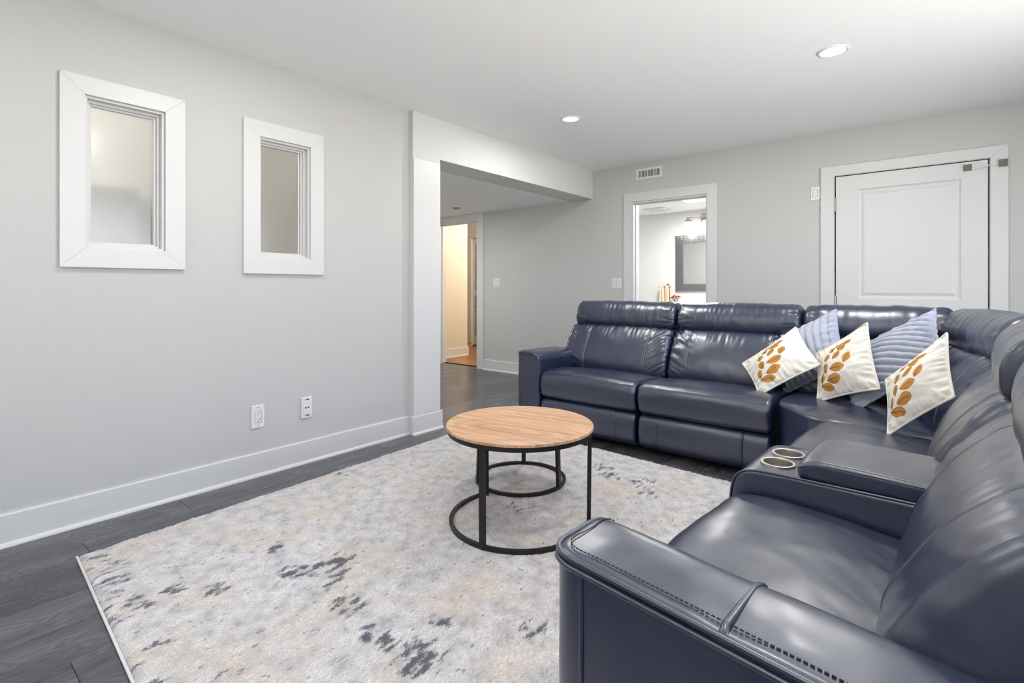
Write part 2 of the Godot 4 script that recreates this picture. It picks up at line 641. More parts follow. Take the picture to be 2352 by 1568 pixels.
func shell() -> void:
	var V := func(a, b, c): return Vector3(a, b, c)
	# left wall with the two picture openings
	wall("wall_left", [
		[V.call(-0.12, 0, -0.579), V.call(0, 2.44, 1.75)],
		[V.call(-0.12, 0, -0.904), V.call(0, 1.296, -0.579)], [V.call(-0.12, 2.013, -0.904), V.call(0, 2.44, -0.579)],
		[V.call(-0.12, 0, -1.384), V.call(0, 2.44, -0.904)],
		[V.call(-0.12, 0, -1.701), V.call(0, 1.29, -1.384)], [V.call(-0.12, 1.998, -1.701), V.call(0, 2.44, -1.384)],
		[V.call(-0.12, 0, -2.50), V.call(0, 2.44, -1.701)]], M.wall)
	# the boxed post and the dropped beam that runs from it to the back wall
	var post := wall("trim_post", [[V.call(-0.12, 0, -2.775), V.call(0.05, 2.12, -2.50)]], M.wall_light)
	post.set_meta("label", "boxed post at the end of the left wall")
	var beam := wall("ceiling_beam", [[V.call(-0.25, 2.12, -5.12), V.call(0.05, 2.44, -2.50)]], M.wall_light)
	beam.set_meta("label", "dropped beam running from the post to the back wall")
	struct("trim_post_facing", box_mesh(V.call(0.05, 0.14, -2.772), V.call(0.058, 2.085, -2.503), 0.002), M.trim)
	# back wall with the hall opening, the bathroom doorway and the right door's opening
	var zb := -5.12
	var zo := -5.25
	wall("wall_back", [
		[V.call(-2.9, 0, zo), V.call(-2.535, 2.44, zb)], [V.call(-2.535, 2.032, zo), V.call(-1.755, 2.44, zb)],
		[V.call(-1.755, 0, zo), V.call(0.541, 2.44, zb)], [V.call(0.541, 2.03, zo), V.call(1.347, 2.44, zb)],
		[V.call(1.347, 0, zo), V.call(2.415, 2.44, zb)], [V.call(2.415, 2.052, zo), V.call(3.382, 2.44, zb)],
		[V.call(3.382, 0, zo), V.call(4.72, 2.44, zb)]], M.wall)
	wall("wall_front", [[V.call(-0.12, 0, 1.6), V.call(4.72, 2.44, 1.75)]], M.wall)
	# right wall, out of view, with the wide glazed patio door that lets the daylight in
	wall("wall_right", [
		[V.call(4.6, 0, -5.25), V.call(4.72, 2.44, -3.5)], [V.call(4.6, 0, -0.3), V.call(4.72, 2.44, 1.6)], [V.call(4.6, 2.15, -3.5), V.call(4.72, 2.44, -0.3)]], M.wall)
	var win := struct("window_3", boxes_mesh([
		[V.call(4.63, 0.0, -3.5), V.call(4.70, 2.15, -3.42)], [V.call(4.63, 0.0, -0.38), V.call(4.70, 2.15, -0.3)], [V.call(4.63, 0.06, -1.94), V.call(4.70, 2.07, -1.86)],
		[V.call(4.63, 0.0, -3.42), V.call(4.70, 0.06, -0.38)], [V.call(4.63, 2.07, -3.42), V.call(4.70, 2.15, -0.38)]], 0.006), M.trim)
	for k in 2:
		struct("pane", box_mesh(V.call(4.663, 0.06, -3.42 + 1.56 * k), V.call(4.667, 2.07, -1.94 + 1.56 * k)), M.pane, win)
	wall("wall_closet", [[V.call(2.25, 0, -5.95), V.call(3.6, 2.44, -5.85)], [V.call(2.2, 0, -5.95), V.call(2.3, 2.44, -5.25)], [V.call(3.5, 0, -5.95), V.call(3.6, 2.44, -5.25)], [V.call(2.2, 2.40, -5.95), V.call(3.6, 2.5, -5.25)], [V.call(2.2, -0.1, -5.95), V.call(3.6, 0.0, -5.25)]], M.wall)
	wall("wall_closet_hall", [[V.call(-3.85, 0, -7.75), V.call(-2.8, 2.44, -7.65)], [V.call(-3.85, 0, -7.75), V.call(-3.75, 2.44, -7.16)], [V.call(-2.9, 0, -7.75), V.call(-2.8, 2.44, -7.16)], [V.call(-3.85, 2.40, -7.75), V.call(-2.8, 2.5, -7.16)], [V.call(-3.85, -0.1, -7.75), V.call(-2.8, 0.0, -7.16)]], M.wall)
	# ceilings
	wall("ceiling", [[V.call(-0.25, 2.44, -5.25), V.call(4.72, 2.56, 1.75)]], M.ceiling)
	var low := wall("ceiling_low", [[V.call(-2.9, 2.12, -5.12), V.call(-0.25, 2.24, -2.66)]], M.ceiling)
	low.set_meta("label", "lowered ceiling of the alcove behind the beam")
	# alcove walls
	wall("wall_alcove_left", [[V.call(-2.9, 0, -5.12), V.call(-2.78, 2.12, -2.66)]], M.wall)
	wall("wall_alcove_front", [[V.call(-2.78, 0, -2.775), V.call(-0.12, 2.12, -2.66)]], M.wall)
	# baseboards
	baseboard("baseboard_left", [Vector2(0, 1.6), Vector2(0, -2.50)], Vector2(1, 0))
	baseboard("baseboard_post", [Vector2(0.05, -2.487), Vector2(0.05, -2.79)], Vector2(1, 0))
	struct("baseboard_post_return", boxes_mesh([[V.call(0.0, 0, -2.50), V.call(0.064, 0.14, -2.486)], [V.call(-0.1, 0, -2.789), V.call(0.064, 0.14, -2.775)]], 0.003), M.trim)
	baseboard("baseboard_back_1", [Vector2(-1.64, zb), Vector2(0.446, zb)], Vector2(0, 1))
	baseboard("baseboard_back_2", [Vector2(1.445, zb), Vector2(2.313, zb)], Vector2(0, 1))
	baseboard("baseboard_back_3", [Vector2(3.483, zb), Vector2(4.6, zb)], Vector2(0, 1))
	# casings: head and two legs each, mitred like picture frames
	casing("trim_1", -2.535 - 0.092, -2.535 + 0.004, -1.755 - 0.004, -1.637, 2.026, 2.119)
	casing("trim_2", 0.448, 0.541, 1.347, 1.443, 2.03, 2.126)
	casing("trim_3", 2.315, 2.411, 3.386, 3.481, 2.056, 2.137)
	# door linings
	for d in [["trim_4", -2.535, -1.755, 2.032], ["trim_5", 0.541, 1.347, 2.03]]:
		var j := struct(d[0], boxes_mesh([[V.call(d[1], 0, zo - 0.004), V.call(d[1] + 0.016, d[3], zb + 0.003)], [V.call(d[2] - 0.016, 0, zo - 0.004), V.call(d[2], d[3], zb + 0.003)], [V.call(d[1] + 0.016, d[3] - 0.016, zo - 0.004), V.call(d[2] - 0.016, d[3], zb + 0.003)]], 0.002), M.trim)
		struct("door_stop", boxes_mesh([[V.call(d[1] + 0.016, 0, -5.20), V.call(d[1] + 0.027, d[3] - 0.016, -5.165)], [V.call(d[2] - 0.027, 0, -5.20), V.call(d[2] - 0.016, d[3] - 0.016, -5.165)], [V.call(d[1] + 0.027, d[3] - 0.027, -5.20), V.call(d[2] - 0.027, d[3] - 0.016, -5.165)]], 0.002), M.trim, j)

func baseboard(called: String, ends: Array, out: Vector2) -> void:
	# board 14 cm high with an eased top, and a quarter-round shoe at its foot
	var a: Vector2 = ends[0]
	var b: Vector2 = ends[1]
	var t := Tris.new()
	var prof := [Vector2(0, 0), Vector2(0.013, 0), Vector2(0.013, 0.134), Vector2(0.010, 0.140), Vector2(0, 0.140)]
	run(t, prof, a, b, out)
	var o := struct(called, t.mesh(), M.trim)
	var s := Tris.new()
	run(s, [Vector2(0.013, 0), Vector2(0.028, 0), Vector2(0.0275, 0.006), Vector2(0.024, 0.013), Vector2(0.019, 0.0165), Vector2(0.013, 0.018)], a, b, out)
	struct("shoe_moulding", s.mesh(40), M.trim, o)

func run(t: Tris, prof: Array, a: Vector2, b: Vector2, out: Vector2) -> void:
	var first := t.p.size()
	var P := func(q: Vector2, e: Vector2) -> Vector3: return Vector3(e.x + out.x * q.x, q.y, e.y + out.y * q.x)
	var n := prof.size()
	for i in n:
		var j := (i + 1) % n
		t.quad(P.call(prof[i], a), P.call(prof[j], a), P.call(prof[j], b), P.call(prof[i], b))
	for i in range(1, n - 1):
		t.tri(P.call(prof[0], a), P.call(prof[i + 1], a), P.call(prof[i], a))
		t.tri(P.call(prof[0], b), P.call(prof[i], b), P.call(prof[i + 1], b))
	t.outward(first)

func mitre(t: Tris, q: Array, xf: Transform3D, th: float) -> void:
	# a flat board with the outline q (x, y), th thick, edges slightly eased
	var first := t.p.size()
	var c := Vector2.ZERO
	for p in q: c += p / q.size()
	var n := q.size()
	var e := 0.0015
	for i in n:
		var j := (i + 1) % n
		var a: Vector2 = q[i]
		var b: Vector2 = q[j]
		var ai: Vector2 = a + (c - a).normalized() * e
		var bi: Vector2 = b + (c - b).normalized() * e
		t.quad(xf * Vector3(a.x, a.y, 0), xf * Vector3(b.x, b.y, 0), xf * Vector3(b.x, b.y, th - e), xf * Vector3(a.x, a.y, th - e))
		t.quad(xf * Vector3(a.x, a.y, th - e), xf * Vector3(b.x, b.y, th - e), xf * Vector3(bi.x, bi.y, th), xf * Vector3(ai.x, ai.y, th))
		t.tri(xf * Vector3(ai.x, ai.y, th), xf * Vector3(bi.x, bi.y, th), xf * Vector3(c.x, c.y, th))
		t.tri(xf * Vector3(a.x, a.y, 0), xf * Vector3(c.x, c.y, 0), xf * Vector3(b.x, b.y, 0))
	t.outward(first)

func casing(called: String, xo0: float, xi0: float, xi1: float, xo1: float, yi: float, yo: float) -> void:
	var xf := Transform3D(Basis(), Vector3(0, 0, -5.12))
	var t := Tris.new()
	mitre(t, [Vector2(xo0, yo), Vector2(xo1, yo), Vector2(xi1, yi), Vector2(xi0, yi)], xf, 0.018)
	var o := struct(called, t.mesh(), M.trim)
	for s in [[xo0, xi0], [xo1, xi1]]:
		var l := Tris.new()
		mitre(l, [Vector2(s[0], 0.0), Vector2(s[1], 0.0), Vector2(s[1], yi), Vector2(s[0], yo)], xf, 0.018)
		struct("casing_leg", l.mesh(), M.trim, o)

func plank_mesh(w: float, l: float, h: float) -> ArrayMesh:
	# lies along z from 0 to l, its top at y = 0
	var t := Tris.new()
	var e := 0.0012
	var g := 0.0006
	var a := Vector3(g, -e, -g)
	var A := [Vector3(g, -e, g), Vector3(w - g, -e, g), Vector3(w - g, -e, l - g), Vector3(g, -e, l - g)]
	var B := [Vector3(g + e, 0, g + e), Vector3(w - g - e, 0, g + e), Vector3(w - g - e, 0, l - g - e), Vector3(g + e, 0, l - g - e)]
	var U := [Vector2(0, 0), Vector2(w / 0.22, 0), Vector2(w / 0.22, l / 1.22), Vector2(0, l / 1.22)]
	t.quad(B[0], B[1], B[2], B[3], U[0], U[1], U[2], U[3])
	for i in 4:
		var j := (i + 1) % 4
		t.quad(A[i], A[j], B[j], B[i], U[i], U[j], U[j], U[i])
		t.quad(A[i] - Vector3(0, h, 0), A[j] - Vector3(0, h, 0), A[j], A[i], U[i], U[j], U[j], U[i])
	for i in range(0, t.p.size(), 3):
		var n := (t.p[i + 2] - t.p[i]).cross(t.p[i + 1] - t.p[i])
		if n.dot((t.p[i] + t.p[i + 1] + t.p[i + 2]) / 3 - Vector3(w / 2, -h, l / 2)) < 0:
			var q := t.p[i + 1]
			t.p[i + 1] = t.p[i + 2]
			t.p[i + 2] = q
			var q2 := t.uv[i + 1]
			t.uv[i + 1] = t.uv[i + 2]
			t.uv[i + 2] = q2
	return t.mesh()

func main_floor() -> void:
	var sub := struct("floor", box_mesh(Vector3(-2.9, -0.12, -5.25), Vector3(4.72, -0.006, 1.75)), M.slot_dark)
	var w := 0.2205
	var l := 1.22
	var shared := {}
	var rng := RandomNumberGenerator.new()
	rng.seed = 4
	for i in range(-13, 21):
		var x := i * w
		if x + w > 4.61: continue
		var off: float = {0: -0.96, 1: -0.533, 2: -1.31, 3: -0.12, 4: -0.78, 5: -0.34}.get(i, -rng.randf() * l)
		var z0 := -5.19 if x >= -2.6 else -5.12
		if x < -0.3: z0 = -5.19
		var zend := 1.6
		if x < -0.02: zend = -2.66
		var z: float = off - ceil((off - z0) / l) * l
		while z < zend:
			var a := maxf(z, z0)
			var b := minf(z + l, zend)
			if b - a > 0.02:
				var key := "%.3f" % (b - a)
				if not shared.has(key): shared[key] = plank_mesh(w, b - a, 0.005)
				struct("plank", shared[key], M.planks[rng.randi() % 6], sub).position = Vector3(x, 0, a)
			z += l

func hall_and_stairs() -> void:
	var V := func(a, b, c): return Vector3(a, b, c)
	# wooden hall floor: narrow boards, and the dark strip at the threshold
	var f := struct("floor_hall", box_mesh(V.call(-4.6, -0.12, -7.2), V.call(-0.62, -0.004, -5.25)), M.slot_dark)
	var rng := RandomNumberGenerator.new()
	rng.seed = 9
	var shared := {}
	for i in 22:
		var z := -7.2 + i * 0.0886
		var x := -4.6 - rng.randf() * 0.9
		while x < -0.7:
			var a := maxf(x, -4.6)
			var b := minf(x + 0.95, -0.62)
			if b - a > 0.03:
				var key := "%.2f" % (b - a)
				if not shared.has(key): shared[key] = plank_mesh(0.0886, b - a, 0.003)
				var o := struct("floorboard", shared[key], M.hall_planks[rng.randi() % 4], f)
				o.rotation.y = PI / 2
				o.position = V.call(a, 0.002, z + 0.0886)
			x += 0.95
	struct("threshold", box_mesh(V.call(-2.535, -0.004, -5.256), V.call(-1.755, 0.003, -5.236)), M.slot_dark, f)
	wall("wall_hall_left", [[V.call(-2.97, 0, -6.03), V.call(-2.85, 2.44, -5.25)]], M.wall_cream)
	wall("wall_hall_right", [[V.call(-0.74, 0, -7.2), V.call(-0.62, 2.44, -5.25)]], M.wall_cream)
	wall("wall_hall_back", [[V.call(-4.72, 0, -7.16), V.call(-3.73, 2.44, -7.04)], [V.call(-2.93, 0, -7.16), V.call(-0.62, 2.44, -7.04)], [V.call(-3.73, 2.035, -7.16), V.call(-2.93, 2.44, -7.04)]], M.wall_cream)
	wall("wall_hall_far_left", [[V.call(-4.72, 0, -7.16), V.call(-4.6, 2.44, -5.9)], [V.call(-4.6, 0, -5.99), V.call(-2.97, 2.44, -5.9)]], M.wall_cream)
	wall("ceiling_hall", [[V.call(-4.72, 2.44, -7.2), V.call(-0.62, 2.54, -5.25)]], M.ceiling)
	baseboard("baseboard_hall_left", [Vector2(-2.85, -5.27), Vector2(-2.85, -6.03)], Vector2(1, 0))
	baseboard("baseboard_hall_back", [Vector2(-2.84, -7.04), Vector2(-0.74, -7.04)], Vector2(0, 1))
	# lowest stair tread: its rounded nosing shows past the end of the hall's left wall
	var s := struct("stair_step", box_mesh(V.call(-3.85, 0, -6.20), V.call(-2.975, 0.150, -5.995), 0.003), M.trim, self, "white riser of the lowest stair past the hall wall")
	var tr := Tris.new()
	run(tr, [Vector2(0, 0.152), Vector2(0.225, 0.152), Vector2(0.238, 0.156), Vector2(0.244, 0.168), Vector2(0.238, 0.180), Vector2(0.225, 0.184), Vector2(0, 0.184)], Vector2(-3.85, -5.995), Vector2(-2.945, -5.995), Vector2(0, -1))
	struct("tread", tr.mesh(40), M.tread, s)
	# louvred closet door facing down the hall
	casing_at("trim_6", -3.83, -3.735, -2.925, -2.83, 2.04, 2.14, -7.04)
	var d := struct("door_2", boxes_mesh([
		[V.call(-3.73, 0.02, -7.10), V.call(-3.695, 2.03, -7.068)], [V.call(-3.405, 0.02, -7.10), V.call(-3.332, 2.03, -7.068)],
		[V.call(-3.695, 0.02, -7.10), V.call(-3.405, 0.16, -7.068)], [V.call(-3.695, 0.96, -7.10), V.call(-3.405, 1.05, -7.068)], [V.call(-3.695, 1.93, -7.10), V.call(-3.405, 2.03, -7.068)],
		[V.call(-3.328, 0.02, -7.10), V.call(-3.255, 2.03, -7.068)], [V.call(-3.005, 0.02, -7.10), V.call(-2.93, 2.03, -7.068)],
		[V.call(-3.255, 0.02, -7.10), V.call(-3.005, 0.16, -7.068)], [V.call(-3.255, 0.96, -7.10), V.call(-3.005, 1.05, -7.068)], [V.call(-3.255, 1.93, -7.10), V.call(-3.005, 2.03, -7.068)]], 0.003), M.trim, self, "white louvred closet door at the end of the hall")
	var sl := Tris.new()
	sl.box(V.call(-0.146, -0.016, -0.003), V.call(0.146, 0.016, 0.003), 0.001)
	var slat := sl.mesh()
	for leaf in 2:
		for seg in [[0.16, 0.96], [1.05, 1.93]]:
			var n := int((seg[1] - seg[0]) / 0.036)
			for k in n:
				var o := struct("slat", slat, M.trim, d)
				o.position = V.call(-3.55 + 0.42 * leaf, lerpf(seg[0], seg[1], (k + 0.5) / n), -7.084)
				o.rotation.x = deg_to_rad(35)
	# warm ceiling lamp in the hall, past the opening
	var t := thing("hall_ceiling_lamp", "flush warm ceiling lamp in the hall, hidden behind the opening's head", "ceiling light", V.call(-1.75, 2.44, -6.3))
	obj("base_plate", lathe([Vector2(0.0, 0.0), Vector2(0.13, 0.0), Vector2(0.13, -0.02), Vector2(0.0, -0.02)], 32), M.nickel, t)
	obj("glass_bowl", lathe([Vector2(0.125, -0.02), Vector2(0.12, -0.05), Vector2(0.09, -0.08), Vector2(0.045, -0.095), Vector2(0.0, -0.098)], 32), M.shade_glow, t)
	var l := OmniLight3D.new()
	l.name = "hall_lamp"
	l.light_color = Color(1.0, 0.94, 0.86)
	l.light_energy = 1.9
	l.light_size = 0.09
	l.omni_range = 14.0
	l.omni_attenuation = 2.0
	l.shadow_enabled = true
	l.position = V.call(0, -0.20, 0)
	t.add_child(l, true)

func casing_at(called: String, xo0: float, xi0: float, xi1: float, xo1: float, yi: float, yo: float, z: float) -> void:
	var xf := Transform3D(Basis(), Vector3(0, 0, z))
	var t := Tris.new()
	mitre(t, [Vector2(xo0, yo), Vector2(xo1, yo), Vector2(xi1, yi), Vector2(xi0, yi)], xf, 0.018)
	var o := struct(called, t.mesh(), M.trim)
	for s in [[xo0, xi0], [xo1, xi1]]:
		var l := Tris.new()
		mitre(l, [Vector2(s[0], 0.0), Vector2(s[1], 0.0), Vector2(s[1], yi), Vector2(s[0], yo)], xf, 0.018)
		struct("casing_leg", l.mesh(), M.trim, o)

func bathroom() -> void:
	var V := func(a, b, c): return Vector3(a, b, c)
	var zf := -6.8
	struct("floor_bathroom", box_mesh(V.call(-0.62, -0.12, -6.92), V.call(2.1, 0.0, -5.25)), paint(Color(0.75, 0.74, 0.72), 0.3))
	wall("wall_bathroom_back", [[V.call(-0.62, 0, -6.92), V.call(2.1, 2.13, zf)]], M.wall_bath)
	wall("wall_bathroom_left", [[V.call(-0.62, 0, zf), V.call(-0.5, 2.13, -5.25)]], M.wall_bath)
	wall("wall_bathroom_right", [[V.call(1.98, 0, zf), V.call(2.1, 2.13, -5.25)]], M.wall_bath)
	wall("ceiling_bathroom", [[V.call(-0.62, 2.13, -6.92), V.call(2.1, 2.23, -5.25)]], M.ceiling)
	# extractor grille
	var fan := thing("extractor_fan", "white square extractor fan grille on the bathroom ceiling", "fan", V.call(0.27, 2.13, -6.37))
	var fr := Tris.new()
	fr.box(V.call(-0.14, -0.018, -0.13), V.call(0.14, 0, 0.13), 0.006)
	obj("cover", fr.mesh(), M.white_plastic, fan)
	for k in 7:
		obj("slat", box_mesh(V.call(-0.10, -0.024, -0.093 + 0.03 * k), V.call(0.10, -0.018, -0.080 + 0.03 * k), 0.002), M.white_plastic, fan)
	# mirror with a tiled silver frame
	var mir := thing("wall_mirror", "rectangular bathroom mirror in a silver frame of embossed tiles", "mirror", V.call(0.757, 1.055, zf))
	var w := 0.80
	var h := 0.75
	var b := 0.102
	for q in [[Vector2(-w / 2, 0), Vector2(w / 2, 0), Vector2(w / 2 - b, b), Vector2(-w / 2 + b, b)], [Vector2(-w / 2, h), Vector2(w / 2, h), Vector2(w / 2 - b, h - b), Vector2(-w / 2 + b, h - b)], [Vector2(-w / 2, 0), Vector2(-w / 2, h), Vector2(-w / 2 + b, h - b), Vector2(-w / 2 + b, b)], [Vector2(w / 2, 0), Vector2(w / 2, h), Vector2(w / 2 - b, h - b), Vector2(w / 2 - b, b)]]:
		var t := Tris.new()
		mitre(t, q, Transform3D(), 0.022)
		obj("frame_rail", t.mesh(), M.frame_tile, mir)
	obj("looking_glass", box_mesh(V.call(-w / 2 + b - 0.004, b - 0.004, 0.004), V.call(w / 2 - b + 0.004, h - b + 0.004, 0.012)), M.mirror, mir)
	var tiles := [box_mesh(V.call(-0.0135, -0.0065, 0), V.call(0.0135, 0.0065, 0.006), 0.003), box_mesh(V.call(-0.0065, -0.0135, 0), V.call(0.0065, 0.0135, 0.006), 0.003)]
	for k in 3:
		var c := 0.022 + 0.030 * k
		for i in int(h / 0.017):
			var y := 0.010 + 0.017 * i
			if y > c and y < h - c:
				for s in [-1, 1]:
					if s == 1: continue
					obj("tile", tiles[0], M.frame_tile, mir, Transform3D(Basis(), V.call(s * (w / 2 - c), y, 0.021)))
		for i in int(w / 0.017):
			var x := -w / 2 + 0.010 + 0.017 * i
			if x > -w / 2 + c + 0.014 and x < 0.06:
				for y in [c, h - c]:
					obj("tile", tiles[1], M.frame_tile, mir, Transform3D(Basis(), V.call(x, y, 0.021)))
	# vanity light: bar, three glass shades
	var vl := thing("vanity_light", "chrome vanity light with lit white glass shades above the bathroom mirror", "wall light", V.call(0.80, 2.02, zf))
	obj("backplate", box_mesh(V.call(-0.10, -0.06, 0), V.call(0.10, 0.06, 0.02), 0.004), M.nickel, vl)
	obj("bar", tube(PackedVector3Array([V.call(-0.26, 0, 0.10), V.call(0.26, 0, 0.10)]), 0.007), M.nickel, vl)
	obj("stem", tube(PackedVector3Array([V.call(0, 0, 0.02), V.call(0, 0, 0.10)]), 0.008), M.nickel, vl)
	for k in 3:
		var x := -0.24 + 0.24 * k
		var g := obj("shade", lathe([Vector2(0.026, -0.045), Vector2(0.056, -0.052), Vector2(0.066, -0.185), Vector2(0.062, -0.185), Vector2(0.052, -0.056), Vector2(0.026, -0.05)], 28), M.shade_glow, vl, Transform3D(Basis(), V.call(x, 0, 0.10)))
		obj("cap", lathe([Vector2(0.0, 0.0), Vector2(0.016, 0.0), Vector2(0.02, -0.02), Vector2(0.046, -0.032), Vector2(0.05, -0.046), Vector2(0.0, -0.046)], 24), M.nickel, g)
		obj("ball", lathe([Vector2(0.0, 0.014), Vector2(0.010, 0.010), Vector2(0.014, 0.0), Vector2(0.010, -0.010), Vector2(0.0, -0.014)], 16), M.nickel, g)
		var l := OmniLight3D.new()
		l.name = "vanity_lamp"
		l.light_color = Color(1.0, 0.97, 0.93)
		l.light_energy = 0.04
		l.light_size = 0.05
		l.omni_range = 8.0
		l.omni_attenuation = 2.0
		l.shadow_enabled = true
		l.position = V.call(x, -0.205, 0.10)
		vl.add_child(l, true)
	# second bathroom lamp: a flush panel
	var bp := thing("bathroom_ceiling_lamp", "flush square lamp on the bathroom ceiling, hidden behind the door head", "ceiling light", V.call(0.95, 2.13, -5.9))
	obj("rim", boxes_mesh([[V.call(-0.16, -0.02, -0.16), V.call(0.16, 0, -0.145)], [V.call(-0.16, -0.02, 0.145), V.call(0.16, 0, 0.16)], [V.call(-0.16, -0.02, -0.145), V.call(-0.145, 0, 0.145)], [V.call(0.145, -0.02, -0.145), V.call(0.16, 0, 0.145)]]), M.white_plastic, bp)
	obj("diffuser", box_mesh(V.call(-0.145, -0.016, -0.145), V.call(0.145, -0.002, 0.145)), M.lamp_glow, bp)
	var al := AreaLight3D.new()
	al.name = "bathroom_lamp"
	al.area_size = Vector2(0.28, 0.28)
	al.light_energy = 3.4
	al.area_range = 8.0
	al.area_attenuation = 2.0
	al.shadow_enabled = true
	al.rotation_degrees.x = -90
	al.position = V.call(0, -0.024, 0)
	bp.add_child(al, true)
	# vanity cabinet, towel ring with towels, red flowers in a vase
	var vc := thing("vanity_cabinet", "white bathroom vanity below the mirror, hidden behind the sofa back", "cabinet", V.call(0.72, 0, zf + 0.02))
	obj("body", box_mesh(V.call(-0.50, 0.0, 0.0), V.call(0.50, 0.80, 0.50), 0.004), M.trim, vc)
	obj("countertop", box_mesh(V.call(-0.52, 0.80, 0.0), V.call(0.52, 0.83, 0.53), 0.006), M.white_plastic, vc)
	for s in [-1, 1]:
		var dr := obj("door", box_mesh(V.call(0.25 * s - 0.235, 0.08, 0.50), V.call(0.25 * s + 0.235, 0.76, 0.518), 0.004), M.trim, vc)
		obj("handle", box_mesh(V.call(0.05 * s - 0.006, 0.55, 0.518), V.call(0.05 * s + 0.006, 0.67, 0.54), 0.004), M.nickel, dr)
	var ring := thing("towel_holder", "small chrome towel holder on the bathroom wall left of the mirror", "towel rack", V.call(0.215, 1.145, zf))
	obj("mount", box_mesh(V.call(0.02, -0.02, 0), V.call(0.065, 0.025, 0.02), 0.003), M.white_plastic, ring)
	obj("rosette", box_mesh(V.call(0.034, -0.006, 0.02), V.call(0.052, 0.012, 0.045), 0.003), M.black_metal, ring)
	obj("rail", tube(PackedVector3Array([V.call(0.043, 0.003, 0.04), V.call(0.043, -0.03, 0.07), V.call(-0.07, -0.03, 0.07), V.call(0.10, -0.03, 0.07)]), 0.005), M.nickel, ring)
	for k in 2:
		var tw := obj("hand_towel", towel_mesh(k), M.towel, self, Transform3D(Basis(), V.call(0.190 + 0.075 * k, 1.12, zf + 0.07)))
		tag(tw, ["cream hand towel hanging left on the bathroom towel holder", "cream hand towel hanging right, beside the red flowers"][k], "towel", "cream hand towels")
	var vase := thing("flower_vase", "red flowers in a small white vase on the bathroom vanity", "flowers", V.call(0.400, 0.83, zf + 0.12))
	obj("vase", lathe([Vector2(0, 0), Vector2(0.026, 0), Vector2(0.036, 0.03), Vector2(0.030, 0.07), Vector2(0.022, 0.085), Vector2(0.018, 0.085), Vector2(0.0, 0.02)], 24), M.white_plastic, vase)
	var rng := RandomNumberGenerator.new()
	rng.seed = 3
	var bloom := bloom_mesh()
	for k in 15:
		var a := rng.randf() * TAU
		var q := sqrt(rng.randf())
		var c: Vector3 = V.call(cos(a) * 0.055 * q, 0.135 + 0.035 * (1.0 - q) + 0.015 * rng.randf(), sin(a) * 0.055 * q)
		var st := obj("stem", tube(PackedVector3Array([V.call(0, 0.05, 0), V.call(c.x * 0.4, 0.095, c.z * 0.4), c]), 0.0018, 5), M.leaf, vase)
		obj("bloom", bloom, M.petal, st, Transform3D(Basis.from_euler(Vector3(c.z * 9, rng.randf() * 6, -c.x * 9)), c))

func bloom_mesh() -> ArrayMesh:
	var t := Tris.new()
	for k in 7:
		var a := TAU * k / 7
		var d := Vector3(cos(a), 0, sin(a))
		var s := Vector3(-sin(a), 0, cos(a)) * 0.008
		var tip := d * 0.017 + Vector3(0, 0.006, 0)
		t.quad(Vector3.ZERO, d * 0.01 + s + Vector3(0, 0.006, 0), tip, d * 0.01 - s + Vector3(0, 0.006, 0))
		t.quad(Vector3(0, -0.003, 0), d * 0.01 - s + Vector3(0, 0.003, 0), tip - Vector3(0, 0.002, 0), d * 0.01 + s + Vector3(0, 0.003, 0))
	return t.mesh(50)

func towel_mesh(k: int) -> ArrayMesh:
	# folded over the rail, hanging in soft folds
	var v := PackedVector3Array()
	var idx := PackedInt32Array()
	var nx := 20
	var prof := PackedVector2Array()
	for i in 24: prof.append(Vector2(0.014, -0.30 + 0.30 * i / 23.0))
	for i in 7: prof.append(Vector2(0.014 * cos(PI * i / 6.0), 0.014 * sin(PI * i / 6.0)))
	for i in 24: prof.append(Vector2(-0.014, -0.30 * i / 23.0))
	for i in 24: prof.append(Vector2(-0.006, -0.30 + 0.29 * i / 23.0))
	for i in 24: prof.append(Vector2(0.006, -0.01 - 0.29 * i / 23.0))
	for x in nx + 1:
		var u := float(x) / nx - 0.5
		for q in prof:
			var fold := 0.010 * sin(u * 9.0 + k * 2.0) * clampf(-q.y * 8.0, 0.0, 1.0)
			var taper := 0.055 + 0.012 * clampf(-q.y * 5.0, 0.0, 1.0)
			v.append(Vector3(u * taper, q.y, q.x + fold))
	var n := prof.size()
	for x in nx:
		for i in n:
			var j := (i + 1) % n
			idx.append_array([x * n + i, x * n + j, (x + 1) * n + j, x * n + i, (x + 1) * n + j, (x + 1) * n + i])
	return smooth_mesh(v, idx)

